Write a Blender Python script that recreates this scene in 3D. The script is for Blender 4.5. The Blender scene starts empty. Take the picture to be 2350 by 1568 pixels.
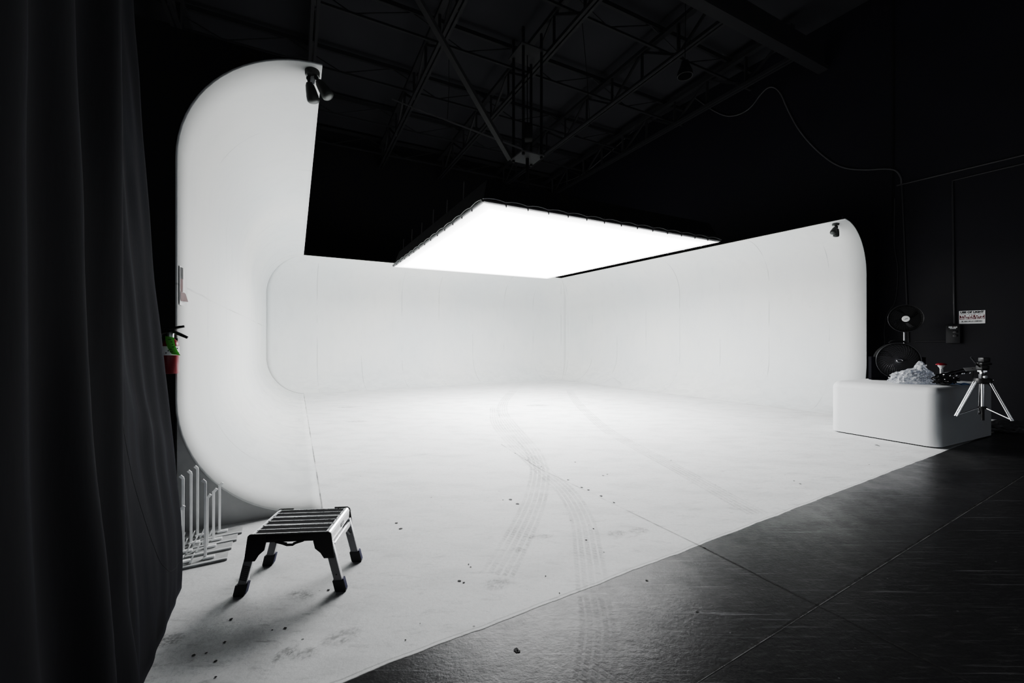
import bpy, bmesh, math, random
from mathutils import Vector, Matrix, noise
random.seed(7)
SC = bpy.context.scene
COL = SC.collection
PI = math.pi

# ------------------------------------------------------------------ camera data used for surveying the photo
F, CX, CY, H = 960.0, 1175.0, 784.0, 1.45      # focal length in px of a 2350 px wide frame, eye height

def V(*a): return Vector(a)
def fl(px, py, z=0.0):
    """point of the horizontal plane at height z seen at a pixel"""
    y = F*(H-z)/(py-CY)
    return Vector(((px-CX)/F*y, y, z))
def ray(px, py): return Vector(((px-CX)/F, 1.0, (CY-py)/F))
def on_plane(px, py, p0, n):
    d = ray(px, py); o = Vector((0, 0, H))
    return o + d*((Vector(p0)-o).dot(n)/d.dot(n))

# ------------------------------------------------------------------ materials
def nt(name):
    m = bpy.data.materials.new(name); m.use_nodes = True
    t = m.node_tree; b = t.nodes['Principled BSDF']
    return m, t, b
def nn(t, typ, **kw):
    n = t.nodes.new(typ)
    for k, v in kw.items():
        if hasattr(n, k): setattr(n, k, v)
        else: n.inputs[k].default_value = v
    return n
def math_(t, op, a, b=None, clamp=False):
    n = t.nodes.new('ShaderNodeMath'); n.operation = op; n.use_clamp = clamp
    for i, v in enumerate((a, b)):
        if v is None: continue
        if isinstance(v, (int, float)): n.inputs[i].default_value = v
        else: t.links.new(v, n.inputs[i])
    return n.outputs[0]
def ramp(t, fac, stops):
    n = t.nodes.new('ShaderNodeValToRGB'); t.links.new(fac, n.inputs[0])
    e = n.color_ramp.elements
    while len(e) < len(stops): e.new(0.5)
    for el, (p, c) in zip(e, stops):
        el.position = p; el.color = (c, c, c, 1) if isinstance(c, (int, float)) else (*c, 1)
    return n.outputs[0]
def mixc(t, fac, a, b):
    n = t.nodes.new('ShaderNodeMix'); n.data_type = 'RGBA'
    for sock, v in ((n.inputs[0], fac), (n.inputs[6], a), (n.inputs[7], b)):
        if hasattr(v, 'node'): t.links.new(v, sock)
        elif isinstance(v, (int, float)) and sock is not n.inputs[0]: sock.default_value = (v, v, v, 1)
        elif isinstance(v, (int, float)): sock.default_value = v
        else: sock.default_value = (*v, 1)
    return n.outputs[2]
def noise_(t, vec, scale, detail=4, rough=.55, dist=0):
    n = t.nodes.new('ShaderNodeTexNoise')
    n.inputs['Scale'].default_value = scale; n.inputs['Detail'].default_value = detail
    n.inputs['Roughness'].default_value = rough; n.inputs['Distortion'].default_value = dist
    if vec is not None: t.links.new(vec, n.inputs['Vector'])
    return n.outputs['Fac']
def coords(t, which='Object'):
    return t.nodes.new('ShaderNodeTexCoord').outputs[which]
def mapping(t, vec, scale=(1,1,1), rot=(0,0,0), loc=(0,0,0)):
    n = t.nodes.new('ShaderNodeMapping'); t.links.new(vec, n.inputs[0])
    n.inputs['Scale'].default_value = scale; n.inputs['Rotation'].default_value = rot; n.inputs['Location'].default_value = loc
    return n.outputs[0]
def bump(t, b, h, strength, dist=.01):
    n = t.nodes.new('ShaderNodeBump'); n.inputs['Strength'].default_value = strength; n.inputs['Distance'].default_value = dist
    t.links.new(h, n.inputs['Height']); t.links.new(n.outputs[0], b.inputs['Normal'])

def simple(name, col, rough=.5, metal=0.0, var=.12, scale=25, spec=.5, bmp=0):
    """plain surface with slight uneven tone and gloss"""
    m, t, b = nt(name)
    if isinstance(col, (int, float)): col = (col,)*3
    f = noise_(t, coords(t), scale, 3)
    lo = tuple(max(0, c*(1-var)) for c in col); hi = tuple(min(1, c*(1+var)) for c in col)
    t.links.new(mixc(t, f, lo, hi), b.inputs['Base Color'])
    t.links.new(ramp(t, f, [(0, max(.03, rough-.08)), (1, min(1, rough+.08))]), b.inputs['Roughness'])
    b.inputs['Metallic'].default_value = metal
    b.inputs['Specular IOR Level'].default_value = spec
    if bmp: bump(t, b, f, bmp)
    return m

# white cyclorama paint: sheet seams every 1.28 m, one long horizontal seam, faint grime
def cyc_material(name, off, horiz=None, tone=1.0, grime=.5):
    m, t, b = nt(name)
    uv = coords(t, 'UV'); s = t.nodes.new('ShaderNodeSeparateXYZ'); t.links.new(uv, s.inputs[0])
    P = coords(t)
    wob = noise_(t, P, 1.3, 2)
    u = math_(t, 'ADD', s.outputs[0], math_(t, 'MULTIPLY', wob, .02))
    fr = math_(t, 'FRACT', math_(t, 'DIVIDE', math_(t, 'ADD', u, off), 1.28))
    dline = math_(t, 'ABSOLUTE', math_(t, 'SUBTRACT', fr, .5))
    seam = math_(t, 'LESS_THAN', dline, .0045)
    broken = ramp(t, noise_(t, P, .9, 3), [(.47, 0.0), (.6, 1.0)])
    seam = math_(t, 'MULTIPLY', seam, broken)
    if horiz is not None:
        hl = math_(t, 'LESS_THAN', math_(t, 'ABSOLUTE', math_(t, 'SUBTRACT', math_(t, 'ADD', s.outputs[1], math_(t, 'MULTIPLY', wob, .03)), horiz)), .008)
        seam = math_(t, 'MAXIMUM', seam, math_(t, 'MULTIPLY', hl, ramp(t, noise_(t, P, .7, 2), [(.45, .1), (.6, .7)])))
    big = noise_(t, P, .35, 3)
    fine = noise_(t, mapping(t, P, (1, 1, .35)), 5, 6, .6)
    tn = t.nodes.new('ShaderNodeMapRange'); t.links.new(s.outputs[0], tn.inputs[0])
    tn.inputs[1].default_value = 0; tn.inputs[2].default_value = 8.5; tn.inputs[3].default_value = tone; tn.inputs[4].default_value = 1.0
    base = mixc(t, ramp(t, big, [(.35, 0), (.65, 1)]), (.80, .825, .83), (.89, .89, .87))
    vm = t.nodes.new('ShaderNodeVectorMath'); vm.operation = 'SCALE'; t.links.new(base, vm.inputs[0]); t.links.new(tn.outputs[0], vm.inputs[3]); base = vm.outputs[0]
    base = mixc(t, math_(t, 'MULTIPLY', ramp(t, fine, [(.5, 0), (.8, 1)]), .22*grime), base, (.45, .46, .46))
    # scuffs on the lower cove
    low = ramp(t, math_(t, 'MULTIPLY', s.outputs[1], .5), [(0.05, 1), (.75, 0)])
    swirl = noise_(t, mapping(t, P, (1.2, 1.2, 2.5)), 2.2, 6, .62, 1.2)
    base = mixc(t, math_(t, 'MULTIPLY', math_(t, 'MULTIPLY', low, ramp(t, swirl, [(.42, 0), (.68, 1)])), .55*grime), base, (.42, .44, .45))
    vor = t.nodes.new('ShaderNodeTexVoronoi'); vor.inputs['Scale'].default_value = 3.0; t.links.new(P, vor.inputs['Vector'])
    speck = math_(t, 'MULTIPLY', math_(t, 'LESS_THAN', vor.outputs['Distance'], .022), ramp(t, noise_(t, P, 2.0, 2), [(.58, 0), (.6, 1)]))
    base = mixc(t, math_(t, 'MULTIPLY', speck, .6), base, (.12, .12, .12))
    base = mixc(t, math_(t, 'MULTIPLY', seam, .7), base, (.25, .26, .26))
    t.links.new(base, b.inputs['Base Color'])
    b.inputs['Roughness'].default_value = .6; b.inputs['Specular IOR Level'].default_value = .3
    bump(t, b, fine, .06, .01)
    return m

M = {}
M['black_paint'] = simple('black_paint', (.0045, .0045, .006), .75, var=.4, scale=3, spec=.2)
M['navy_wall'] = simple('navy_wall', (.0032, .0035, .0082), .6, var=.5, scale=1.5, spec=.35, bmp=.05)
M['grey_panel'] = simple('grey_panel', (.42, .422, .42), .7, var=.25, scale=4)
M['ceiling'] = simple('ceiling_deck', (.034, .035, .040), .9, var=.3, scale=.8, spec=.1)
M['steel_dark'] = simple('steel_dark', (.018, .0185, .021), .55, var=.3, scale=6, spec=.3)
M['steel_mid'] = simple('steel_mid', (.05, .05, .052), .5, var=.3, scale=8, spec=.4)
M['steel_black'] = simple('steel_black', (.004, .004, .005), .6, var=.3, scale=6, spec=.25)
M['plate_grey'] = simple('plate_grey', (.10, .10, .105), .6, var=.25, scale=9)
M['alu'] = simple('aluminium', (.72, .72, .73), .28, metal=1, var=.1, scale=40)
M['alu_dull'] = simple('aluminium_dull', (.50, .505, .51), .42, metal=.85, var=.15, scale=30)
M['chrome'] = simple('chrome', (.88, .88, .89), .14, metal=1, var=.05, scale=30)
M['black_plastic'] = simple('black_plastic', (.008, .008, .009), .42, var=.3, scale=30)
M['black_gloss'] = simple('black_gloss', (.008, .008, .01), .22, var=.3, scale=30)
M['dark_grey'] = simple('dark_grey_metal', (.045, .046, .05), .45, var=.2, scale=30)
M['blue_rubber'] = simple('blue_rubber', (.006, .010, .045), .5, var=.2, scale=30)
M['white_plastic'] = simple('white_plastic', (.75, .75, .74), .4, var=.06)
M['white_metal'] = simple('white_metal', (.88, .89, .89), .45, var=.12, scale=18)
M['base_plate'] = simple('scuffed_plate', (.34, .345, .345), .6, var=.5, scale=14, bmp=.05)
M['red'] = simple('red_paint', (.17, .005, .012), .3, var=.1)
M['red_dull'] = simple('red_print', (.06, .010, .009), .6, var=.15)
M['dark_red'] = simple('dark_red_print', (.10, .005, .010), .55, var=.2)
M['green'] = simple('green_tag', (.10, .40, .025), .55, var=.25, scale=60)
M['paper'] = simple('paper', (.70, .70, .70), .7, var=.05)
M['ink'] = simple('ink', (.006, .006, .006), .7, var=.2)
M['ink_grey'] = simple('ink_grey', (.22, .22, .23), .7, var=.3, scale=300)
M['lamp_body'] = simple('lamp_body', (.045, .048, .046), .45, var=.25, scale=20)
M['blue_tape'] = simple('blue_tape', (.06, .26, .50), .4, var=.2)
M['plinth'] = simple('plinth_paint', (.72, .73, .735), .55, var=.05, scale=2.5, bmp=.03)
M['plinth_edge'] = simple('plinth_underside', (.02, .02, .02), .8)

def curtain_mat():
    m, t, b = nt('black_velour')
    P = coords(t)
    f = noise_(t, mapping(t, P, (60, 60, 14)), 1, 4)
    g = noise_(t, P, 2.2, 4)
    c = mixc(t, g, (.0046, .0050, .0072), (.0098, .0106, .0142))
    c = mixc(t, math_(t, 'MULTIPLY', f, .5), c, (.0085, .009, .012))
    t.links.new(c, b.inputs['Base Color'])
    b.inputs['Roughness'].default_value = .9; b.inputs['Specular IOR Level'].default_value = .12
    b.inputs['Sheen Weight'].default_value = .06; b.inputs['Sheen Roughness'].default_value = .4
    b.inputs['Sheen Tint'].default_value = (.5, .52, .62, 1)
    bump(t, b, f, .12, .004)
    return m
M['curtain'] = curtain_mat()

def bag_mat():
    m, t, b = nt('clear_plastic_film')
    t.nodes.remove(b)
    out = t.nodes['Material Output']
    f = noise_(t, coords(t), 26, 5, .65, .8)
    tr = nn(t, 'ShaderNodeBsdfTransparent'); tr.inputs[0].default_value = (.95, .96, .98, 1)
    d = nn(t, 'ShaderNodeBsdfPrincipled'); d.inputs['Base Color'].default_value = (.80, .82, .85, 1)
    d.inputs['Roughness'].default_value = .22; d.inputs['Specular IOR Level'].default_value = .9
    d.inputs['Transmission Weight'].default_value = .0
    mx = nn(t, 'ShaderNodeMixShader')
    t.links.new(ramp(t, f, [(.38, .12), (.60, .85)]), mx.inputs[0])
    t.links.new(tr.outputs[0], mx.inputs[1]); t.links.new(d.outputs[0], mx.inputs[2])
    t.links.new(mx.outputs[0], out.inputs[0])
    return m
M['film'] = bag_mat()

def grey_film():
    m = simple('grey_film', (.10, .10, .105), .3, var=.5, scale=18, bmp=.2)
    return m
M['grey_film'] = grey_film()

def emit(name, strength):
    m, t, b = nt(name); t.nodes.remove(b)
    out = t.nodes['Material Output']
    e = nn(t, 'ShaderNodeEmission')
    # diffusion cloth: weave and a softer border where the frame shades it
    uv = coords(t, 'UV'); s = t.nodes.new('ShaderNodeSeparateXYZ'); t.links.new(uv, s.inputs[0])
    def edge(x):
        a = math_(t, 'SUBTRACT', .5, math_(t, 'ABSOLUTE', math_(t, 'SUBTRACT', x, .5)))
        return a
    dmin = math_(t, 'MINIMUM', edge(s.outputs[0]), edge(s.outputs[1]))
    f = ramp(t, dmin, [(0, .22), (.03, .40), (.10, 1.0)])
    e.inputs[0].default_value = (1, 1, 1, 1)
    t.links.new(math_(t, 'MULTIPLY', f, strength), e.inputs[1])
    t.links.new(e.outputs[0], out.inputs[0])
    return m
M['diffuser'] = emit('glowing_diffusion_cloth', 2.75)

# ------------------------------------------------------------------ mesh builder
class MB:
    def __init__(s): s.bm = bmesh.new(); s.mi = 0; s.uv = None
    def _f(s, vs):
        try:
            f = s.bm.faces.new(vs); f.material_index = s.mi; return f
        except ValueError: return None
    def box(s, c, size, mat=None, bevel=0):
        r = bmesh.ops.create_cube(s.bm, size=1)
        vs = r['verts']
        bmesh.ops.scale(s.bm, vec=size, verts=vs)
        fs = {f for v in vs for f in v.link_faces}
        for f in fs: f.material_index = s.mi
        T = Matrix.Translation(c) @ (mat or Matrix.Identity(4))
        if bevel:
            es = list({e for v in vs for e in v.link_edges})
            g = bmesh.ops.bevel(s.bm, geom=es, offset=bevel, segments=2, affect='EDGES', profile=.5)
            vs = list({v for f in g['faces'] for v in f.verts} | {v for v in vs if v.is_valid})
            for f in g['faces']: f.material_index = s.mi
            vs = [v for v in vs if v.is_valid]
            # collect all connected verts
            seen = set(vs); st = list(vs)
            while st:
                v = st.pop()
                for e in v.link_edges:
                    o = e.other_vert(v)
                    if o not in seen: seen.add(o); st.append(o)
            vs = list(seen)
        bmesh.ops.transform(s.bm, matrix=T, verts=vs)
        return s
    def bar(s, p, q, w, h=None, up=(0,0,1)):
        p, q = Vector(p), Vector(q); h = h or w
        d = q-p; L = d.length; x = d.normalized(); up = Vector(up)
        if abs(x.dot(up)) > .98: up = Vector((1, 0, 0))
        y = up.cross(x).normalized(); z = x.cross(y)
        R = Matrix((x, y, z)).transposed().to_4x4()
        s.box((p+q)/2, (L, w, h), R); return s
    def tube(s, pts, r, n=10, closed=False, caps=True):
        pts = [Vector(p) for p in pts]; k = len(pts)
        rs = r if isinstance(r, (list, tuple)) else [r]*k
        rings = []; prev = None
        for i, p in enumerate(pts):
            if closed: d = (pts[(i+1) % k]-pts[i-1])
            else: d = pts[min(i+1, k-1)]-pts[max(i-1, 0)]
            d.normalize()
            if prev is None:
                a = Vector((0, 0, 1)) if abs(d.z) < .9 else Vector((1, 0, 0))
                u = a.cross(d).normalized()
            else:
                u = prev-d*prev.dot(d)
                u = u.normalized() if u.length > 1e-6 else Vector((1, 0, 0)).cross(d).normalized()
            prev = u; w = d.cross(u)
            rings.append([s.bm.verts.new(p+(u*math.cos(2*PI*j/n)+w*math.sin(2*PI*j/n))*rs[i]) for j in range(n)])
        m = k if closed else k-1
        for i in range(m):
            a, b = rings[i], rings[(i+1) % k]
            for j in range(n): s._f((a[j], a[(j+1) % n], b[(j+1) % n], b[j]))
        if caps and not closed:
            s._f(list(reversed(rings[0]))); s._f(rings[-1])
        return s
    def lathe(s, prof, n=32, mat=None):
        T = mat or Matrix.Identity(4); rings = []
        for r, z in prof:
            if r < 1e-6: rings.append([s.bm.verts.new(T @ Vector((0, 0, z)))])
            else: rings.append([s.bm.verts.new(T @ Vector((r*math.cos(2*PI*j/n), r*math.sin(2*PI*j/n), z))) for j in range(n)])
        for a, b in zip(rings, rings[1:]):
            for j in range(n):
                k = (j+1) % n
                if len(a) == 1 and len(b) == 1: continue
                if len(a) == 1: s._f((a[0], b[k], b[j]))
                elif len(b) == 1: s._f((a[j], a[k], b[0]))
                else: s._f((a[j], a[k], b[k], b[j]))
        return s
    def prism(s, poly, z0, z1, mat=None):
        T = mat or Matrix.Identity(4)
        a = [s.bm.verts.new(T @ Vector((x, y, z0))) for x, y in poly]
        b = [s.bm.verts.new(T @ Vector((x, y, z1))) for x, y in poly]
        n = len(poly)
        s._f(list(reversed(a))); s._f(b)
        for i in range(n): s._f((a[i], a[(i+1) % n], b[(i+1) % n], b[i]))
        return s
    def torus(s, R, r, mat=None, n=40, k=8):
        T = mat or Matrix.Identity(4)
        return s.tube([T @ Vector((R*math.cos(2*PI*i/n), R*math.sin(2*PI*i/n), 0)) for i in range(n)], r, k, closed=True)
    def ball(s, c, r, n=12, sc=(1,1,1)):
        g = bmesh.ops.create_uvsphere(s.bm, u_segments=n, v_segments=max(6, n//2), radius=r)
        for v in g['verts']: v.co = Vector((v.co.x*sc[0], v.co.y*sc[1], v.co.z*sc[2]))+Vector(c)
        for f in {f for v in g['verts'] for f in v.link_faces}: f.material_index = s.mi
        return s
    def quad(s, a, b, c, d):
        return s._f([s.bm.verts.new(Vector(p)) for p in (a, b, c, d)])
    def grid(s, fn, nu, nv, uvfn=None):
        vs = [[s.bm.verts.new(fn(i/nu, j/nv)) for j in range(nv+1)] for i in range(nu+1)]
        if uvfn and s.uv is None: s.uv = s.bm.loops.layers.uv.new('UVMap')
        for i in range(nu):
            for j in range(nv):
                f = s._f((vs[i][j], vs[i+1][j], vs[i+1][j+1], vs[i][j+1]))
                if f and uvfn:
                    for l, (a, b) in zip(f.loops, ((i, j), (i+1, j), (i+1, j+1), (i, j+1))):
                        l[s.uv].uv = uvfn(a/nu, b/nv)
        return s
    def build(s, name, mats, parent=None, smooth=True, world=False, angle=40, normals=True):
        me = bpy.data.meshes.new(name)
        if normals: bmesh.ops.recalc_face_normals(s.bm, faces=s.bm.faces)
        if world and parent is not None:
            T = Matrix.Translation(parent.location) @ parent.rotation_euler.to_matrix().to_4x4()
            bmesh.ops.transform(s.bm, matrix=T.inverted(), verts=s.bm.verts)
        s.bm.to_mesh(me); s.bm.free()
        for m in (mats if isinstance(mats, (list, tuple)) else [mats]): me.materials.append(M[m] if isinstance(m, str) else m)
        if smooth:
            for p in me.polygons: p.use_smooth = True
            me.set_sharp_from_angle(angle=math.radians(angle))
        o = bpy.data.objects.new(name, me); COL.objects.link(o)
        if parent is not None: o.parent = parent
        return o

def tag(o, label, cat, group=None):
    o['label'] = label; o['category'] = cat
    if group: o['group'] = group
    return o
def thing(name, label, cat, loc=(0,0,0), rotz=0, group=None):
    o = bpy.data.objects.new(name, None); COL.objects.link(o)
    o.location = loc; o.rotation_euler = (0, 0, rotz); o.empty_display_size = .1
    return tag(o, label, cat, group)
def struct(o): o['kind'] = 'structure'; return o
def copy_tree(o, parent=None):
    c = o.copy(); COL.objects.link(c)
    if parent is not None: c.parent = parent
    for ch in [x for x in bpy.data.objects if x.parent == o]: copy_tree(ch, c)
    return c
def lettering(txt, size, T, mat, parent, bold=.0, sx=1.0, name='lettering'):
    """flat letters; T maps the text plane (x right, y up) into the parent's space"""
    cu = bpy.data.curves.new(name, 'FONT'); cu.body = txt; cu.size = size; cu.align_x = 'CENTER'; cu.align_y = 'CENTER'
    cu.offset = bold; cu.resolution_u = 3; cu.extrude = .0004
    tmp = bpy.data.objects.new(name+'_tmp', cu); COL.objects.link(tmp)
    dg = bpy.context.evaluated_depsgraph_get()
    me = bpy.data.meshes.new_from_object(tmp.evaluated_get(dg))
    bpy.data.objects.remove(tmp)
    me.transform(T @ Matrix.Diagonal((sx, 1, 1, 1)))
    me.materials.clear(); me.materials.append(M[mat]); me.name = name
    o = bpy.data.objects.new(name, me); COL.objects.link(o); o.parent = parent
    return o
def frame(origin, x, y, z):
    m = Matrix((Vector(x), Vector(y), Vector(z))).transposed().to_4x4(); m.translation = Vector(origin); return m

# ------------------------------------------------------------------ plan of the cyclorama (foot line of the cove)
R, TOP = 1.0, 3.84
P0 = fl(740, 1168); A = fl(697, 904); B = fl(1288, 872); C = Vector((6.507, 8.17, 0))
dL = (A-P0).normalized(); nL = Vector((-dL.y, dL.x, 0))          # outward (left)
dB = (B-A).normalized(); nB = Vector((-dB.y, dB.x, 0))           # outward (back)
dR = (C-B).normalized(); nR = Vector((-dR.y, dR.x, 0))           # outward (right)
prof = []
NA = 18
for i in range(NA+1):
    a = PI/2*i/NA; prof.append((R*math.sin(a), R-R*math.cos(a)))
for z in (1.45, 1.9, 2.35): prof.append((R, z))
for i in range(NA+1):
    a = PI/2*i/NA; prof.append((R*math.cos(a), TOP-R+R*math.sin(a)))
plen = [0]
for (o0, z0), (o1, z1) in zip(prof, prof[1:]): plen.append(plen[-1]+math.hypot(o1-o0, z1-z0))

def sweep(name, stations, mat, inside):
    """stations: (plan point, outward vector per metre of offset, run length)"""
    me = MB(); nv = len(prof)-1; nu = len(stations)-1
    def fn(u, v):
        st = stations[round(u*nu)]; o, z = prof[round(v*nv)]
        return Vector((st[0].x+st[1].x*o, st[0].y+st[1].y*o, z))
    def uvf(u, v): return (stations[round(u*nu)][2], plen[round(v*nv)])
    me.grid(fn, nu, nv, uvf)
    bmesh.ops.recalc_face_normals(me.bm, faces=me.bm.faces)
    me.bm.faces.ensure_lookup_table()
    f = me.bm.faces[len(me.bm.faces)//2]
    if f.normal.dot(Vector(inside)-f.calc_center_median()) < 0:
        bmesh.ops.reverse_faces(me.bm, faces=me.bm.faces)
    o = me.build(name, [mat, 'black_paint', mat], normals=False, angle=60)
    s = o.modifiers.new('thickness', 'SOLIDIFY'); s.thickness = .014; s.offset = -1
    s.material_offset = 1; s.material_offset_rim = 2
    return struct(o)

mA = (nL+nB)/(1+nL.dot(nB))
def bis(n0, n1, k, n):     # rotate n0 to n1
    a0 = math.atan2(n0.y, n0.x); a1 = math.atan2(n1.y, n1.x)
    while a1 > a0: a1 -= 2*PI
    a = a0+(a1-a0)*k/n; ph = min(abs(a-a0), abs(a-a1)); g = (1/math.cos(ph))**(.8 if n0 is nL else .15)
    return Vector((math.cos(a), math.sin(a), 0))*g
IN = (1.0, 8.0, 1.9)
LL = (A-P0).length; LB = (B-A).length; LR = (C-B).length
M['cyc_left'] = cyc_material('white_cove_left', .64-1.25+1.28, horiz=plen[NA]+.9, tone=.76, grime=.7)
M['cyc_back'] = cyc_material('white_cove_back', .2)
M['cyc_right'] = cyc_material('white_cove_right', .5)
NC = 10
NC = 10
sL = [(P0+dL*(LL*i/24), nL, LL*i/24) for i in range(25)]+[(A, bis(nL, nB, k, 2*NC), LL+.08*k) for k in range(1, NC+1)]
sB = [(A, bis(nL, nB, k, 2*NC), LL-.08*(2*NC-k)) for k in range(NC, 2*NC)]+[(A+dB*(LB*i/24), nB, LL+LB*i/24) for i in range(25)]
sB += [(B, bis(nB, nR, k, 2*NC), LL+LB+.08*k) for k in range(1, NC+1)]
sR = [(B, bis(nB, nR, k, 2*NC), .08*(k-NC)) for k in range(NC, 2*NC)]
sR += [(B+dR*(LR*i/24), nR, .8+LR*i/24) for i in range(25)]
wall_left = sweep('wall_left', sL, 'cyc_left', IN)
wall_back = sweep('wall_back', sB, 'cyc_back', IN)
wall_right = sweep('wall_right', sR, 'cyc_right', IN)

def end_panel(parent, P, n, d, ext=.45):
    """flat panels closing the framing at the front end of a wing: grey under the cove, black behind the wall and above"""
    def W(o, z, t): return P+n*o+Vector((0, 0, z))+d*t
    def sheet(name, mat, rows, t0, t1):
        m = MB()
        for t in (t0, t1):
            rv = [[m.bm.verts.new(W(o, z, t)) for o, z in r_] for r_ in rows]
            for (a, b), (c, e) in zip(rv, rv[1:]): m._f((a, b, e, c))
        return m.build(name, mat, parent, smooth=False)
    sheet('kick_panel', 'grey_panel', [((o+.004, 0), (o+.004, max(.001, z-.014))) for o, z in prof[:NA+1]], .004, .03)
    rows = [((R+.02, z), (R+ext, z)) for z in (0, 1.0, 2.0, TOP-R)]
    rows += [((o+.02, z), (R+ext, z)) for o, z in prof[NA+4:-2]]
    sheet('end_panel', 'black_paint', rows, .004, .03)
end_panel(wall_left, P0, nL, dL)
end_panel(wall_right, C, nR, dR*-1)
m = MB(); b45 = bis(nL, nB, NC, 2*NC)
m.tube([Vector((A.x+b45.x*o, A.y+b45.y*o, z)) for o, z in prof[:NA-2]], .012, 6); m.build('corner_crease', simple('crease_paint', (.45, .46, .45), .7), wall_back)
# pale trim strip bent over the top of each wing end
def top_trim(parent, P, n, d, a0, a1):
    m = MB(); pts = []
    for i in range(13):
        a = a0+(a1-a0)*i/12
        pts.append(P+n*((R+.06)*math.cos(a))+Vector((0, 0, TOP-R+(R+.06)*math.sin(a)))+d*.05)
    m.tube(pts, .008, 6); return m.build('edge_strip', 'steel_mid', parent)
top_trim(wall_left, P0, nL, dL, math.radians(48), math.radians(84))
top_trim(wall_right, C, nR, dR*-1, math.radians(72), math.radians(90))

# ------------------------------------------------------------------ floor: painted slab, bare dark concrete, joints, tyre marks, chips
E0, E1 = fl(780, 1568), fl(2170, 1035)
eD = (E1-E0).normalized(); eN = Vector((-eD.y, eD.x, 0))
def floor_mat():
    m, t, b = nt('studio_floor')
    P = coords(t); s = t.nodes.new('ShaderNodeSeparateXYZ'); t.links.new(P, s.inputs[0])
    d = math_(t, 'ADD', math_(t, 'ADD', math_(t, 'MULTIPLY', s.outputs[0], eN.x), math_(t, 'MULTIPLY', s.outputs[1], eN.y)), -eN.dot(E0))
    al = math_(t, 'ADD', math_(t, 'MULTIPLY', s.outputs[0], eD.x), math_(t, 'MULTIPLY', s.outputs[1], eD.y))
    wob = math_(t, 'MULTIPLY', math_(t, 'SUBTRACT', noise_(t, P, 2.2, 6, .6), .5), .05)
    d2 = math_(t, 'ADD', d, wob)
    white = ramp(t, math_(t, 'ADD', math_(t, 'MULTIPLY', d2, 40), .5), [(.35, 0), (.65, 1)])
    # white paint
    big = noise_(t, P, .5, 3); med = noise_(t, mapping(t, P, (1, 2.2, 1), (0, 0, .5)), 2.0, 6, .62)
    fine = math_(t, 'ADD', math_(t, 'MULTIPLY', noise_(t, P, 38, 5, .75), .6), math_(t, 'MULTIPLY', noise_(t, P, 150, 3, .7), .4))
    wcol = mixc(t, big, (.80, .81, .81), (.87, .87, .87))
    wcol = mixc(t, math_(t, 'MULTIPLY', ramp(t, med, [(.46, 0), (.75, 1)]), .48), wcol, (.44, .45, .45))
    wcol = mixc(t, math_(t, 'MULTIPLY', ramp(t, fine, [(.48, 0), (.66, 1)]), .34), wcol, (.33, .34, .34))
    # more foot traffic toward the edge of the paint
    front = ramp(t, math_(t, 'MULTIPLY', d2, .2), [(.0, 1.0), (.55, 0.0)])
    wcol = mixc(t, math_(t, 'MULTIPLY', front, .12), wcol, (.42, .425, .42))
    scuff = noise_(t, mapping(t, P, (1.5, 5, 1), (0, 0, -.6)), 3.5, 8, .7, .5)
    wcol = mixc(t, math_(t, 'MULTIPLY', math_(t, 'MULTIPLY', front, ramp(t, scuff, [(.55, 0), (.7, 1)])), .5), wcol, (.2, .2, .2))
    v = t.nodes.new('ShaderNodeTexVoronoi'); v.inputs['Scale'].default_value = 7; t.links.new(P, v.inputs['Vector'])
    sp = math_(t, 'MULTIPLY', math_(t, 'LESS_THAN', v.outputs['Distance'], .05), ramp(t, noise_(t, P, 1.7, 3), [(.52, 0), (.56, 1)]))
    v2 = t.nodes.new('ShaderNodeTexVoronoi'); v2.inputs['Scale'].default_value = 22; t.links.new(P, v2.inputs['Vector'])
    sp2 = math_(t, 'MULTIPLY', math_(t, 'LESS_THAN', v2.outputs['Distance'], .09), ramp(t, noise_(t, P, 2.6, 3), [(.56, 0), (.6, 1)]))
    wcol = mixc(t, math_(t, 'MULTIPLY', math_(t, 'MAXIMUM', sp, math_(t, 'MULTIPLY', sp2, .6)), .75), wcol, (.05, .05, .05))
    # dark sealed concrete
    cb = noise_(t, P, .9, 5, .6); cs = noise_(t, mapping(t, P, (1.2, 7, 1), (0, 0, -.35)), 7, 8, .72, .3)
    ccol = mixc(t, cb, (.009, .009, .0105), (.027, .0275, .029))
    ccol = mixc(t, math_(t, 'MULTIPLY', ramp(t, cs, [(.54, 0), (.74, 1)]), .55), ccol, (.11, .11, .11))
    gr = noise_(t, P, 70, 5, .8)
    ccol = mixc(t, math_(t, 'MULTIPLY', ramp(t, gr, [(.52, 0), (.7, 1)]), .35), ccol, (.06, .06, .06))
    for an, sd_ in ((.3, 3.1), (1.2, 7.7), (-.7, 1.3)):
        scr = noise_(t, mapping(t, P, (.55, 26, 1), (0, 0, an), (sd_, sd_, 0)), 2.2, 2, .5, .25)
        ccol = mixc(t, math_(t, 'MULTIPLY', ramp(t, scr, [(.66, 0), (.73, 1)]), .5), ccol, (.14, .14, .145))
    dust = math_(t, 'MULTIPLY', ramp(t, math_(t, 'MULTIPLY', d, -1), [(.0, 1.0), (.75, 0.0)]),
                 math_(t, 'MULTIPLY', ramp(t, noise_(t, P, 1.3, 6, .7), [(.42, 0), (.68, 1)]), .16))
    ccol = mixc(t, dust, ccol, (.40, .40, .39))
    v3 = t.nodes.new('ShaderNodeTexVoronoi'); v3.inputs['Scale'].default_value = 9; t.links.new(mapping(t, P, (1, 2, 1), (0, 0, .4)), v3.inputs['Vector'])
    sp3 = math_(t, 'MULTIPLY', math_(t, 'LESS_THAN', v3.outputs['Distance'], .05), ramp(t, noise_(t, P, 3, 2), [(.55, 0), (.6, 1)]))
    ccol = mixc(t, math_(t, 'MULTIPLY', sp3, .4), ccol, (.35, .35, .36))
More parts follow.
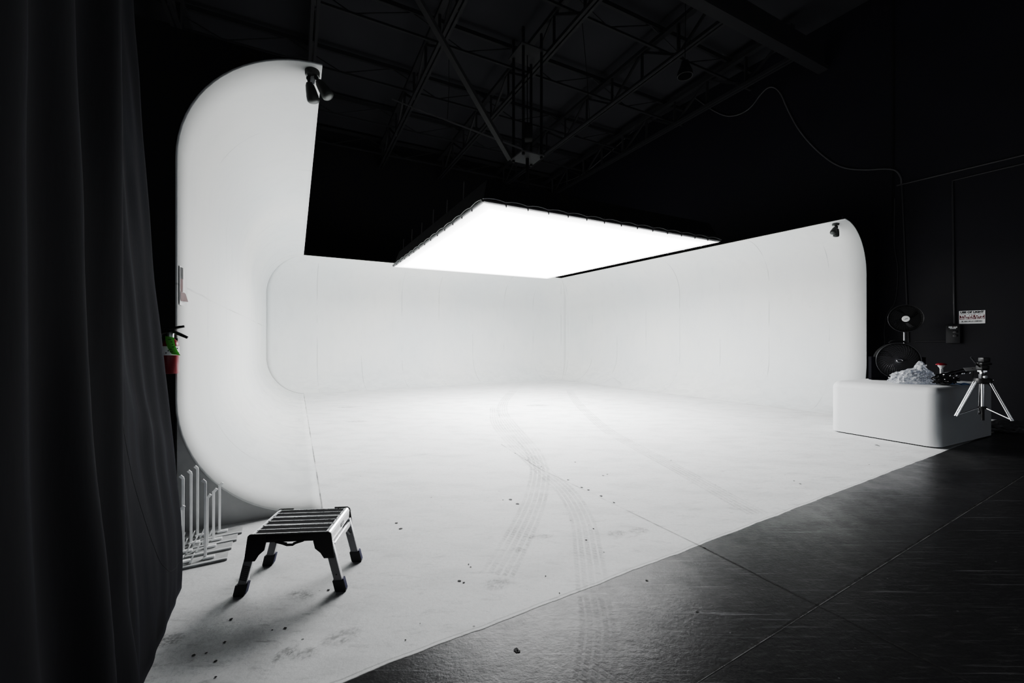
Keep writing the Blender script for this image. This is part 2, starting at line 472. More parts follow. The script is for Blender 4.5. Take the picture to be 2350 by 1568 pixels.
    # grey lip line along the paint edge
    lip = math_(t, 'LESS_THAN', math_(t, 'ABSOLUTE', math_(t, 'SUBTRACT', d2, .022)), .004)
    wcol = mixc(t, math_(t, 'MULTIPLY', lip, .35), wcol, (.1, .1, .1))
    t.links.new(mixc(t, white, ccol, wcol), b.inputs['Base Color'])
    crough = ramp(t, noise_(t, P, 5, 8, .75), [(.2, .24), (.8, .42)])
    rr = t.nodes.new('ShaderNodeMix'); t.links.new(white, rr.inputs[0]); t.links.new(crough, rr.inputs[2]); rr.inputs[3].default_value = .62
    t.links.new(rr.outputs[0], b.inputs['Roughness'])
    sp_n = t.nodes.new('ShaderNodeMix'); t.links.new(white, sp_n.inputs[0]); t.links.new(ramp(t, noise_(t, mapping(t, P, (1, 3, 1), (0, 0, -.4)), 14, 8, .8, .2), [(.3, .11), (.75, .24)]), sp_n.inputs[2]); sp_n.inputs[3].default_value = .35
    t.links.new(sp_n.outputs[0], b.inputs['Specular IOR Level'])
    hgt = math_(t, 'ADD', math_(t, 'MULTIPLY', noise_(t, P, 45, 5, .7), .6), math_(t, 'MULTIPLY', white, 1.2))
    bump(t, b, hgt, .35, .006)
    return m
M['floor'] = floor_mat()

def mark_mat(name, kind, col, strength):
    m, t, b = nt(name)
    uv = coords(t, 'UV'); P = coords(t); s = t.nodes.new('ShaderNodeSeparateXYZ'); t.links.new(uv, s.inputs[0])
    n1 = noise_(t, P, 3, 4); n2 = noise_(t, P, 30, 4, .7)
    if kind == 'tyre':
        w = math_(t, 'ABSOLUTE', math_(t, 'SINE', math_(t, 'MULTIPLY', s.outputs[0], PI*5)))
        groove = ramp(t, w, [(.35, 0), (.6, 1)])
        tread = ramp(t, math_(t, 'ABSOLUTE', math_(t, 'SINE', math_(t, 'ADD', math_(t, 'MULTIPLY', s.outputs[1], 90), math_(t, 'MULTIPLY', s.outputs[0], 9)))), [(.25, .25), (.5, 1)])
        a = math_(t, 'MULTIPLY', math_(t, 'MULTIPLY', groove, tread), math_(t, 'MULTIPLY', ramp(t, n1, [(.35, .25), (.65, 1)]), ramp(t, n2, [(.35, .2), (.6, 1)])))
        edge = ramp(t, math_(t, 'ABSOLUTE', math_(t, 'SUBTRACT', s.outputs[0], .5)), [(.42, 1), (.5, 0)])
        a = math_(t, 'MULTIPLY', a, edge)
    elif kind == 'joint':
        a = ramp(t, noise_(t, P, 5, 5, .7), [(.40, .35), (.55, 1)])
    elif kind == 'fade':
        a = ramp(t, noise_(t, P, 1.6, 5, .7), [(.42, .05), (.62, .6)])
    else:   # shoe
        r = math_(t, 'SQRT', math_(t, 'ADD', math_(t, 'POWER', math_(t, 'SUBTRACT', s.outputs[0], .5), 2), math_(t, 'POWER', math_(t, 'SUBTRACT', s.outputs[1], .5), 2)))
        v = t.nodes.new('ShaderNodeTexVoronoi'); v.inputs['Scale'].default_value = 11; t.links.new(uv, v.inputs['Vector'])
        a = math_(t, 'MULTIPLY', ramp(t, r, [(.3, 1), (.5, 0)]), math_(t, 'MULTIPLY', ramp(t, v.outputs['Distance'], [(.3, 0), (.55, 1)]), ramp(t, n2, [(.4, .2), (.6, 1)])))
    a = math_(t, 'MULTIPLY', a, strength)
    b.inputs['Base Color'].default_value = (*col, 1); b.inputs['Roughness'].default_value = .7
    t.links.new(a, b.inputs['Alpha'])
    return m
M['tyre'] = mark_mat('tyre_marks', 'tyre', (.17, .175, .175), .34)
M['tyre_pale'] = mark_mat('tyre_marks_dust', 'tyre', (.30, .30, .30), .5)
M['joint'] = mark_mat('slab_joint', 'joint', (.002, .002, .002), 1.0)
M['joint_light'] = mark_mat('slab_joint_edge', 'joint', (.16, .16, .16), .9)
M['joint_fade'] = mark_mat('painted_over_joint', 'fade', (.05, .05, .05), 1.0)
M['shoe'] = mark_mat('shoe_prints', 'shoe', (.06, .06, .06), .34)
M['chip'] = simple('paint_chip', (.03, .03, .03), .8, var=.6, scale=60)

fm = MB(); fm.uv = fm.bm.loops.layers.uv.new('UVMap')
fm.quad((-14, -5, 0), (18, -5, 0), (18, 24, 0), (-14, 24, 0))
def catmull(pts, n=8):
    out = []; P_ = [pts[0]]+list(pts)+[pts[-1]]
    for i in range(1, len(P_)-2):
        a, b, c, d = P_[i-1:i+3]
        for k in range(n):
            u = k/n
            out.append(.5*((2*b)+(c-a)*u+(2*a-5*b+4*c-d)*u*u+(3*b-a-3*c+d)*u**3))
    out.append(pts[-1]); return out
def strip(pts, w, mi, z=.0012, off=0.0, sm=True):
    pts = catmull([Vector(p) for p in pts]) if sm else [Vector(p) for p in pts]
    L = 0; row = []
    for i, p in enumerate(pts):
        d = (pts[min(i+1, len(pts)-1)]-pts[max(i-1, 0)]); d.z = 0; d.normalize(); n = Vector((-d.y, d.x, 0))
        if i: L += (p-pts[i-1]).length
        row.append((fm.bm.verts.new(Vector((p.x, p.y, z))+n*(off+w/2)), fm.bm.verts.new(Vector((p.x, p.y, z))+n*(off-w/2)), L))
    for (a, b, l0), (c, d, l1) in zip(row, row[1:]):
        f = fm.bm.faces.new((b, d, c, a)); f.material_index = mi
        for lp, uv in zip(f.loops, ((1, l0), (1, l1), (0, l1), (0, l0))): lp[fm.uv].uv = uv
FM = ['floor', 'tyre', 'joint', 'joint_light', 'joint_fade', 'shoe', 'chip', 'tyre_pale']
# slab joints
j0 = fl(1620, 1260); j1 = fl(1880, 1392); dj = (j1-j0).normalized()
strip([j0-dj*.02, j1, j1+dj*6], .014, 2, sm=False)
strip([fl(1150, 1020), fl(1240, 1077), fl(1400, 1153), fl(1620, 1260)], .014, 4, sm=False)
k0 = fl(1590, 1568); k1 = fl(2350, 1090); dk = (k1-k0).normalized()
strip([k0-dk*4, k1+dk*8], .012, 2, sm=False); strip([k0-dk*4, k1+dk*8], .004, 3, z=.0014, off=-.009, sm=False)
strip([fl(780, 1066), fl(1000, 1040)], .012, 4, sm=False)
strip([P0, A], .012, 4, sm=False); strip([A, B], .02, 4, sm=False); strip([B, C], .02, 4, sm=False)
strip([B-nR*.25+dR*1.2, C-nR*.12], .02, 4, sm=False)
# tyre marks
T1 = [fl(*p) for p in ((1178, 897), (1158, 920), (1153, 945), (1170, 972), (1200, 1008), (1225, 1040), (1238, 1080), (1232, 1130), (1215, 1180), (1180, 1250), (1140, 1320))]
strip(T1, .24, 1)
strip([fl(*p) for p in ((1135, 937), (1137, 965), (1152, 990), (1190, 1030), (1250, 1085), (1300, 1130), (1335, 1190), (1350, 1270), (1362, 1360))], .22, 1, z=.0015)
strip([fl(*p) for p in ((1308, 897), (1318, 915), (1330, 930), (1350, 950), (1390, 985), (1440, 1015), (1560, 1080), (1640, 1125), (1740, 1180))], .22, 1, z=.0018)
strip([fl(*p) for p in ((1362, 1370), (1372, 1430), (1370, 1500), (1360, 1568))], .20, 7, z=.002)
# shoe prints
def print_(px, py, L, W, ang):
    c = fl(px, py); u = Vector((math.cos(ang), math.sin(ang), 0)); v = Vector((-u.y, u.x, 0))
    f = fm.quad(*[c+u*(a*L/2)+v*(b*W/2)+Vector((0, 0, .0022)) for a, b in ((-1, -1), (1, -1), (1, 1), (-1, 1))])
    f.material_index = 5
    for lp, uv in zip(f.loops, ((0, 0), (1, 0), (1, 1), (0, 1))): lp[fm.uv].uv = uv
for a in ((1142, 1340, .2, .14, .6), (1415, 1225, .2, .12, .2), (1465, 1218, .2, .13, .1), (690, 1365, .2, .11, -.2), (785, 1462, .22, .13, .5), (385, 1470, .18, .12, .3),
          (1240, 1232, .28, .08, .1), (700, 1500, .16, .1, .3), (560, 1330, .12, .08, 0), (655, 1500, .15, .08, 1), (795, 935, .5, .2, .2), (820, 968, .45, .2, .1), (1232, 931, .7, .3, 0), (1190, 1262, .1, .08, 0)):
    print_(*a)
# chips in the paint
def chip(px, py, r):
    c = fl(px, py); n = 8; k = random.random()*6
    r *= c.y
    f = fm._f([fm.bm.verts.new((c.x+r*1.3*math.cos(2*PI*i/n)*random.uniform(.5, 1.15), c.y+r*math.sin(2*PI*i/n)*random.uniform(.5, 1.15)*1.2, .0025)) for i in range(n)])
    if f: f.material_index = 6
for px, py, r in ((910, 1201, 4.5), (919, 1214, 5), (1172, 1147, 4.5), (1188, 1157, 4), (1154, 1148, 1.8), (1304, 1102, 3), (1335, 1119, 3), (1350, 1125, 4), (1380, 1139, 4), (1409, 1154, 3),
                  (1182, 1041, 2), (1212, 1056, 2), (1242, 1072, 2), (1384, 1092, 2.4), (1394, 1089, 2), (1362, 1214, 2.6), (1320, 1061, 2), (1054, 1334, 4), (1064, 1338, 3), (1075, 1296, 2.2), (1080, 1302, 2.2),
                  (444, 1505, 5), (516, 1475, 4), (530, 1422, 4), (655, 1443, 4), (625, 1447, 2.5), (754, 1355, 3.4), (473, 1500, 3), (494, 1519, 4), (495, 1555, 3), (1995, 1067, 1.8), (2012, 1022, 3.6), (2017, 1024, 2.5),
                  (1822, 1104, 2), (1836, 1111, 2.5), (1540, 1057, 2), (1185, 1493, 7), (1485, 1333, 3), (1600, 1405, 3), (1190, 1496, 5), (805, 1172, 1.6), (990, 1142, 1.6), (1694, 890, 2), (1252, 1323, 2), (1284, 1362, 2),
                  (1386, 1268, 1.8), (1345, 1240, 2.4), (930, 1470, 2.4), (964, 1432, 1.6)):
    chip(px, py, r/F*.9)
floor = struct(fm.build('floor', FM, smooth=False, normals=False))

# ------------------------------------------------------------------ the dark building around it
wR0 = Vector((7.362, 8.69, 0))+nR*.9                # a point of the right building wall
def wpt(px, py, off=0.0): return on_plane(px, py, wR0-nR*off, nR)
ZC = 9.1
def wall_slab(name, a, b, n, mat, t=.12):
    m = MB(); a, b = Vector(a), Vector(b)
    m.prism([(a.x, a.y), (b.x, b.y), (b.x+n.x*t, b.y+n.y*t), (a.x+n.x*t, a.y+n.y*t)], 0, ZC)
    return struct(m.build(name, mat, smooth=False))
cornerBR = wR0+dR*-12.1
wall_slab('wall_outer_right', cornerBR, wR0+dR*13, nR, 'navy_wall')
cornerBL = cornerBR-dB*19
wall_slab('wall_outer_back', cornerBL, cornerBR, nB, 'black_paint')
wall_slab('wall_outer_left', cornerBL, cornerBL-dL*24, nL, 'black_paint')
m = MB(); m.box((2, 9, ZC+.06), (44, 44, .1)); struct(m.build('ceiling', 'ceiling', smooth=False))
# panel joint on the right wall
m = MB(); q = wpt(2050, 400, .012); m.bar((q.x, q.y, 3.9), (q.x, q.y, ZC-.02), .03, .03); struct(m.build('trim_1', 'steel_black'))

# roof: trusses along one direction, joists along the other, one girder
uT = Vector((-.46, .888, 0)).normalized(); uJ = Vector((.888, .46, 0)).normalized()
def TJ(t, j, z): return uJ*t+uT*j+Vector((0, 0, z))
def truss(t, j0, j1, zb, zt):
    m = MB()
    m.bar(TJ(t-.05, j0, zb), TJ(t-.05, j1, zb), .06, .08); m.bar(TJ(t+.05, j0, zb), TJ(t+.05, j1, zb), .06, .08)
    m.bar(TJ(t, j0, zt), TJ(t, j1, zt), .14, .09)
    n = int((j1-j0)/1.1); st = (j1-j0)/n
    for i in range(n):
        a = j0+i*st
        m.bar(TJ(t, a, zb), TJ(t, a, zt), .06)
        if i % 2: m.bar(TJ(t, a, zb), TJ(t, a+st, zt), .05)
        else: m.bar(TJ(t, a, zt), TJ(t, a+st, zb), .05)
    return struct(m.build('ceiling_beam', 'steel_dark', smooth=False))
for t in (-2.2, .35, 2.85, 5.13, 7.77, 10.2): truss(t, 5.6, 16.9, 8.0, 8.75)
def joist(j, t0, t1):
    m = MB(); m.bar(TJ(t0, j, 8.93), TJ(t1, j, 8.93), .07, .1); m.bar(TJ(t0, j, 8.42), TJ(t1, j, 8.42), .05, .05)
    n = int((t1-t0)/1.27)
    for i in range(n): m.bar(TJ(t0+i*1.27, j, 8.9 if i % 2 else 8.42), TJ(t0+(i+1)*1.27, j, 8.42 if i % 2 else 8.9), .02)
    return struct(m.build('ceiling_beam', 'steel_dark', smooth=False))
for j in (7.25, 9.45, 11.65, 13.85, 16.05): joist(j, -4, 11.2)
m = MB(); m.bar(TJ(-4, 5.5, 8.0), TJ(11.3, 5.5, 8.0), .22, .1); m.bar(TJ(-4, 5.5, 8.3), TJ(11.3, 5.5, 8.3), .05, .5)
struct(m.build('ceiling_beam', 'steel_dark', smooth=False))

# ------------------------------------------------------------------ overhead light bank
ZL = 3.3
N1, N2, N3, N4 = fl(904, 613, ZL), fl(1110, 466, ZL), fl(1650, 556, ZL), fl(1256, 640, ZL)
cen = (N1+N2+N3+N4)/4
lb = thing('light_bank', 'huge glowing white overhead softbox with black skirt hung above the white cove', 'studio light', (cen.x, cen.y, ZL))
m = MB()
ring = [N1, N2, N3, N4]
def bil(u, v, z=0): 
    p = N2*(1-u)*(1-v)+N3*u*(1-v)+N4*u*v+N1*(1-u)*v
    return p+Vector((0, 0, z))
m.grid(lambda u, v: bil(u, v, -.05*math.sin(PI*u)*math.sin(PI*v)), 24, 24, lambda u, v: (u, v))
m.build('diffuser', 'diffuser', lb, world=True)
m = MB()
cxy = Vector((cen.x, cen.y, 0))
def skirt(k, f):   # k corner, f 0 bottom .. 1 top
    p = ring[k]; return p+(cen-p)*(-.005+.05*f)+Vector((0, 0, .03+.34*f))
for k in range(4):
    a, b = k, (k+1) % 4
    for i in range(12):
        u0, u1 = i/12, (i+1)/12
        m.quad(skirt(a, 0).lerp(skirt(b, 0), u0), skirt(a, 0).lerp(skirt(b, 0), u1), skirt(a, 1).lerp(skirt(b, 1), u1), skirt(a, 1).lerp(skirt(b, 1), u0))
m.quad(*[skirt(k, 1) for k in range(4)])
bmesh.ops.remove_doubles(m.bm, verts=m.bm.verts, dist=.002)
m.build('skirt', 'steel_black', lb, world=True)
m = MB()
for k in range(4):
    a, b = skirt(k, 0), skirt((k+1) % 4, 0)
    m.tube([a, b], .022, 8)
m.build('rim_tube', 'black_plastic', lb, world=True)
# lacing cord and toggles along the rim
m = MB()
for k in (0, 1, 2):
    a, b = skirt(k, 0), skirt((k+1) % 4, 0); n = 14
    pts = []
    for i in range(n*4+1):
        u = i/(n*4); s_ = abs(math.sin(u*n*PI))
        pts.append(a.lerp(b, u)+(a-cen).normalized()*.025+Vector((0, 0, .012+.022*s_)))
    m.tube(pts, .006, 5)
m.build('lacing_cord', 'alu_dull', lb, world=True)
for k in (0, 1, 2):
    a, b = skirt(k, 0), skirt((k+1) % 4, 0); n = 14
    for i in range(1, n):
        p = a.lerp(b, i/n)
        m = MB(); m.bar(p+Vector((0, 0, -.045)), p+Vector((0, 0, .05)), .022, .014); m.build('toggle', 'black_plastic', lb, world=True)
    if k == 0:
        for i in range(6):
            p = skirt(0, 1).lerp(skirt(1, 1), .08+.15*i)
            m = MB(); m.tube([p, p+Vector((.01, 0, .22+.05*(i % 2)))], .008, 6); m.build('frame_pin', 'steel_mid', lb, world=True)
# hanging mast between the bank and the roof
ZP = 5.4
pc = Vector((.33, 9.0, ZP))
mast = thing('light_hoist', 'dark ceiling mount of four rods, square plate and sloping braces above the softbox', 'hoist', pc)
m = MB()
hp = [pc+uJ*(a*.27)+uT*(b*.27) for a, b in ((-1, -1), (1, -1), (1, 1), (-1, 1))]
m.prism([(p.x, p.y) for p in hp], ZP-.012, ZP+.012); m.build('plate', 'plate_grey', mast, smooth=False, world=True)
rodp = [pc+uJ*(a*.22)+uT*(b*.22) for a, b in ((-1, -1), (1, -1), (1, 1), (-1, 1))]
for p in rodp:
    m = MB(); m.tube([(p.x, p.y, ZP-.06), (p.x, p.y, 8.0)], .03, 8); m.build('rod', 'steel_black', mast, world=True)
m = MB(); m.prism([(p.x, p.y) for p in [pc+uJ*(a*.3)+uT*(b*.3) for a, b in ((-1, -1), (1, -1), (1, 1), (-1, 1))]], 7.6, 7.63); m.build('top_plate', 'steel_dark', mast, smooth=False, world=True)
m = MB(); m.box((pc.x, pc.y, ZP+.55), (.22, .22, .34), bevel=.03); m.tube([(pc.x, pc.y, ZP+.7), (pc.x, pc.y, 7.6)], .012, 6); m.build('winch', 'steel_black', mast, world=True)
m = MB(); m.tube([(pc.x, pc.y, ZL+.37), (pc.x, pc.y, ZP)], .035, 8)
for k in range(4): m.tube([pc+Vector((0, 0, -.9)), skirt(k, 1).lerp(Vector((pc.x, pc.y, ZL+.36)), .35)], .012, 6)
m.build('drop_mast', 'steel_black', mast, world=True)
# sway braces from plate to roof
def brace(p, q, w, h, mat, label):
    mm = MB(); mm.bar(p, q, w, h); o_ = mm.build('sway_brace', mat, mast, smooth=False, world=True); o_['label'] = label; return o_
def at_z(px, py, z): return fl(px, py, z)
brace(hp[3]+Vector((0, 0, .02)), at_z(950, -20, 8.0), .13, .07, 'steel_mid', 'wide dark steel brace')
brace(hp[0]+Vector((0, 0, .02)), at_z(900, 228, 7.9), .03, .03, 'plate_grey', 'thin pale steel brace toward the left')
brace(hp[1]+Vector((0, 0, .02)), at_z(1570, 115, 7.95), .035, .035, 'plate_grey', 'thin pale steel brace toward the right')
# ropes hanging from the roof
for (p, q, lab) in ((fl(1335, 40, 8.3), Vector((fl(1335, 40, 8.3).x+.25, fl(1335, 40, 8.3).y+.4, 6.2)), 'thin rope dangling from roof joist right of the light hoist'),
                    (fl(1030, 125, 8.3), fl(1030, 125, 8.3)+Vector((-.05, .1, -1.5)), 'thin rope dangling from roof joist left of the light hoist')):
    o_ = thing('rope', lab, 'rope', p); mm = MB(); mm.tube([p, p.lerp(q, .5)+Vector((.02, 0, 0)), q], .008, 5); mm.build('strand', 'steel_black', o_, world=True)
# pendant lamp
pl = fl(1572, 175, 6.9)
pend = thing('pendant_lamp', 'black bell-shaped pendant lamp hanging unlit under the roof near right wall', 'lamp', pl)
m = MB(); m.lathe([(.02, .32), (.07, .3), (.09, .22), (.14, .1), (.16, 0), (.15, 0), (.13, .1), (.06, .2), (0, .21)], 24); m.build('shade', 'steel_black', pend)
m = MB(); m.lathe([(.148, .0), (.152, -.006), (.142, -.006), (.138, .0)], 24); m.build('rim', 'steel_mid', pend)
m = MB(); m.tube([(0, 0, .3), (0.01, 0, 1.2), (0, 0, ZC-6.9)], .008, 6); m.build('cord', 'steel_black', pend)

# loose cable swagged along the right wall
hose = [(1265, 428), (1330, 404), (1385, 362), (1430, 322), (1485, 270), (1525, 233), (1550, 216), (1572, 213), (1596, 226), (1630, 250), (1665, 266), (1695, 263), (1722, 247), (1745, 218), (1762, 202),
        (1778, 202), (1792, 217), (1805, 246), (1830, 293), (1865, 336), (1905, 370), (1940, 386), (1985, 390), (2030, 388), (2055, 392), (2067, 408), (2068, 425)]
hp_ = [wpt(px, py, .03) for px, py in hose]
cab = thing('wall_cable', 'long grey cable swagged in waves across the upper right wall', 'cable', hp_[-1])
m = MB(); m.tube(catmull(hp_, 5), .014, 6); m.build('cable_run', 'plate_grey', cab, world=True)
def conduit(name, pts, r, mat, label, cat='pipe', off=.03):
    P_ = [wpt(px, py, off) for px, py in pts]; o_ = thing(name, label, cat, P_[-1]); mm = MB(); mm.tube(P_, r, 8); mm.build('run', mat, o_, world=True)
    return o_
M['conduit'] = simple('painted_conduit', (.03, .03, .034), .45, var=.3, scale=8)
conduit('conduit', [(2058, 426), (2350, 356), (2480, 325)], .016, 'conduit', 'upper long conduit rising to the right across the dark right wall')
conduit('conduit', [(2190, 743), (2185, 415), (2350, 376), (2480, 345)], .016, 'conduit', 'bent conduit rising from the switch box then turning to the right')
conduit('conduit', [(2069, 425), (2075, 560), (2085, 786)], .014, 'conduit', 'vertical conduit on right wall running down behind the round fans')
conduit('conduit', [(2100, 784), (2174, 783)], .014, 'conduit', 'short horizontal conduit running into the left side of the switch box')
cc = thing('hanging_cord', 'thin black cord hanging down the wall left of the pedestal fan', 'cord', wpt(2027, 792, .03))
m = MB(); m.tube(catmull([wpt(px, py, .03) for px, py in ((2053, 455), (2052, 560), (2060, 620), (2054, 690), (2035, 722), (2029, 760), (2030, 785), (2026, 810), (2026, 850))], 5), .009, 6); m.build('run', 'conduit', cc, world=True)

# switch box and sign on the right wall
wx, wn = dR, nR*-1
def wframe(px, py, off=0): return frame(wpt(px, py, off), wx, (0, 0, 1), wn)
Tb = wframe(2190, 767)
sw = thing('switch_box', 'dark wall switch box with white label and two buttons beside the sign', 'switch box', Tb.translation)
loc = Matrix.Translation(-Tb.translation) @ Tb
m = MB(); m.box((0, 0, .045), (.2, .36, .088), bevel=.008); bmesh.ops.transform(m.bm, matrix=loc, verts=m.bm.verts); m.build('housing', simple('box_navy', (.006, .0063, .009), .5), sw)
m = MB(); m.box((0, .135, .0905), (.12, .028, .002)); m.box((0, .108, .0905), (.085, .012, .002)); m.mi = 1; m.box((.02, .147, .0915), (.06, .006, .002)); m.box((0, .134, .0925), (.014, .014, .001))
bmesh.ops.transform(m.bm, matrix=loc, verts=m.bm.verts); m.build('label_strip', ['paper', 'red_dull'], sw)
for yy in (.045, -.03):
    m = MB(); m.box((.035, yy, .091), (.075, .042, .006), bevel=.002); bmesh.ops.transform(m.bm, matrix=loc, verts=m.bm.verts); b_ = m.build('switch_plate', 'black_gloss', sw)
    m = MB(); m.lathe([(0, .012), (.009, .01), (.011, 0)], 14, loc @ Matrix.Translation((.02, yy, .094))); m.build('button', 'dark_grey', b_)
Ts = wframe(2230.5, 728, .012)
sg = thing('wall_sign', 'white rectangular sign with black and red print about turning off light', 'sign', Ts.translation)
loc = Matrix.Translation(-Ts.translation) @ Ts
SW, SH = .345, .25
m = MB(); m.box((0, 0, 0), (SW, SH, .004)); bmesh.ops.transform(m.bm, matrix=loc, verts=m.bm.verts); m.build('board', 'paper', sg)
m = MB(); m.box((0, .0, .0028), (SW*.95, SH*.33, .001)); bmesh.ops.transform(m.bm, matrix=loc, verts=m.bm.verts); m.build('red_band', 'dark_red', sg)
def st(txt, size, y, mat, bold, sx): lettering(txt, size, loc @ Matrix.Translation((0, y, .0040)), mat, sg, bold, sx)
st('USE OF LIGHT', .050, SH*.375, 'ink', .0030, .98)
st('TURN OFF', .054, SH*.075, 'paper', .0028, 1.2)
st('WHEN NOT IN USE', .034, -SH*.095, 'paper', .0014, 1.05)
st('EL USO DE LA LAMPARA', .027, -SH*.32, 'ink', .0012, .93)
m = MB()
for i in range(26):
    x0 = -SW*.46+i*SW*.92/26; m.box((x0+.004, SH*.235, .0035), (SW*.92/26*random.uniform(.5, .95), .012, .001))
bmesh.ops.transform(m.bm, matrix=loc, verts=m.bm.verts); m.build('small_print', 'ink_grey', sg); m = MB()
for i in range(18):
    x0 = -SW*.40+i*SW*.8/18; m.box((x0+.004, -SH*.415, .0035), (SW*.8/18*random.uniform(.5, .9), .007, .001))
bmesh.ops.transform(m.bm, matrix=loc, verts=m.bm.verts); m.build('small_print', 'ink_grey', sg)

# ------------------------------------------------------------------ white plinth box
b1, b2 = fl(1908, 990), fl(2147, 1031)
ub = (b2-b1); Lb = ub.length; ub.normalize(); vb = Vector((-ub.y, ub.x, 0))
if vb.x < 0: vb = -vb
Wb, Hb, Rb = 1.9, .82, .14
pb = thing('plinth_box', 'large white box with rounded edges standing on the white floor at right', 'box', (b1+ub*Lb/2+vb*Wb/2))
Tp = frame((0, 0, 0), ub, vb, (0, 0, 1))
m = MB(); rr = Rb
def rrect(hx, hy, r, z, n=8):
    out = []
    for (sx, sy, a0) in ((1, 1, 0), (-1, 1, 90), (-1, -1, 180), (1, -1, 270)):
        for i in range(n+1):
            a = math.radians(a0+90*i/n); out.append(Vector((sx*(hx-r)+r*math.cos(a), sy*(hy-r)+r*math.sin(a), z)))
    return out
rings = []
hx, hy = Lb/2+.03, Wb/2
rings.append(rrect(hx, hy, rr, .018)); rings.append(rrect(hx, hy, rr, .3)); rings.append(rrect(hx, hy, rr, Hb-.11))
for i in range(1, 8):
    a = PI/2*i/7; rings.append(rrect(hx-.11*(1-math.cos(a)), hy-.11*(1-math.cos(a)), max(.03, rr-.11*(1-math.cos(a))), Hb-.11+.11*math.sin(a)))
vr = [[m.bm.verts.new(Tp @ p) for p in r_] for r_ in rings]
for a, b in zip(vr, vr[1:]):
    for j in range(len(a)): m._f((a[j], a[(j+1) % len(a)], b[(j+1) % len(a)], b[j]))
m._f(vr[-1]); m._f(list(reversed(vr[0])))
m.build('shell', 'plinth', pb, angle=60)
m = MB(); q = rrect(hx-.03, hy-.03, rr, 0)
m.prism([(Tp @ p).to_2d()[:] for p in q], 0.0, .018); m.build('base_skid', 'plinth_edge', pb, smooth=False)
def ontop(px, py): return fl(px, py, Hb)

# ------------------------------------------------------------------ floor fan on the plinth (round drum in a stand)
def grille(m, Rg, T, n_r, n_s, r=.0022, dome=.05, curl=.0):
    for i in range(1, n_r+1):
        rr_ = Rg*i/n_r; z = dome*(1-(rr_/Rg)**2)
        m.tube([T @ Vector((rr_*math.cos(2*PI*k/48), rr_*math.sin(2*PI*k/48), z)) for k in range(48)], r, 4, closed=True)
    for k in range(n_s):
        a = 2*PI*k/n_s
        m.tube([T @ Vector((rr_*math.cos(a+curl*rr_/Rg), rr_*math.sin(a+curl*rr_/Rg), dome*(1-(rr_/Rg)**2))) for rr_ in (Rg*.2, Rg*.4, Rg*.6, Rg*.8, Rg)], r, 4)
def blades(m, Rg, T, n):
    for k in range(n):
        a0 = 2*PI*k/n; rows = []
        for i in range(7):
            rr_ = Rg*(.22+.68*i/6); w = .55-.1*abs(i-3)/3; sw_ = .5*i/6
            rows.append([m.bm.verts.new(T @ Vector((rr_*math.cos(a0+sw_+w*f), rr_*math.sin(a0+sw_+w*f), -.03+.05*f))) for f in (-.5, 0, .5)])
        for r0, r1 in zip(rows, rows[1:]):
            for j in range(2): m._f((r0[j], r0[j+1], r1[j+1], r1[j]))
fb = ontop(2057, 873); fb.z = Hb
th = math.radians(24)
fan = thing('floor_fan', 'big black round drum fan standing on the white box against dark wall', 'fan', fb, 0)
fx, fn_ = Vector((math.cos(th), -math.sin(th), 0)), Vector((-math.sin(th), -math.cos(th), 0))
RF = .285; fc = Vector((0, 0, RF+.035))
Tf = frame(fc+fn_*.075, fx, (0, 0, 1), fn_)
m = MB(); m.lathe([(RF-.012, -.15), (RF-.004, -.15), (RF, 0), (RF-.002, .008), (RF-.014, .0), (RF-.012, -.15)], 56, Tf); m.build('drum', simple('drum_black', (.003, .003, .0035), .7, spec=.15), fan)
m = MB(); m.torus(RF-.001, .0065, Tf @ Matrix.Translation((0, 0, .006)), 64); m.build('front_ring', 'dark_grey', fan)
m = MB(); grille(m, RF-.012, Tf @ Matrix.Translation((0, 0, -.02)), 17, 36, .0019, .045, .9); m.build('grille', simple('grille_dark', (.12, .12, .13), .3), fan)
m = MB(); blades(m, RF-.02, Tf @ Matrix.Translation((0, 0, -.08)), 3); m.build('blades', 'black_gloss', fan)
m = MB(); m.lathe([(0, .02), (.035, .018), (.052, .006), (.055, -.01)], 32, Tf @ Matrix.Translation((0, 0, .03))); hub = m.build('hub', 'dark_grey', fan)
m = MB(); m.torus(.036, .004, Tf @ Matrix.Translation((0, 0, .05)) @ Matrix.Diagonal((1, .62, 1, 1)), 28, 6); m.box((0, 0, 0), (.04, .008, .004), Matrix.Identity(4)) if False else None
m.build('emblem_ring', 'chrome', hub)
m = MB(); m.lathe([(0, -.152), (.12, -.15), (RF-.012, -.14)], 40, Tf); m.build('rear_guard', 'black_plastic', fan)
m = MB()
for s_ in (-1, 1):
    m.prism([(s_*(RF+.055), -RF-.035), (s_*(RF+.055), .06), (s_*(RF+.012), .06), (s_*(RF+.012), -.03), (s_*(RF*.78), -RF*.72), (s_*(RF*.45), -RF*.93), (s_*(RF*.4), -RF-.035)], -.14, -.01, Tf)
m.prism([(-RF-.05, -RF-.035), (RF+.05, -RF-.035), (RF+.05, -RF-.012), (-RF-.05, -RF-.012)], -.16, .01, Tf)
m.build('stand', simple('fan_stand', (.003, .0032, .006), .8, spec=.08), fan, smooth=False)
m = MB(); m.tube([Tf @ Vector((x_, y_, -.07)) for x_, y_ in ((-.09, RF), (-.07, RF+.025), (-.03, RF+.036), (.05, RF+.036), (.1, RF+.02), (.12, RF-.01))], [.016]*6, 8); m.build('handle', 'black_plastic', fan)

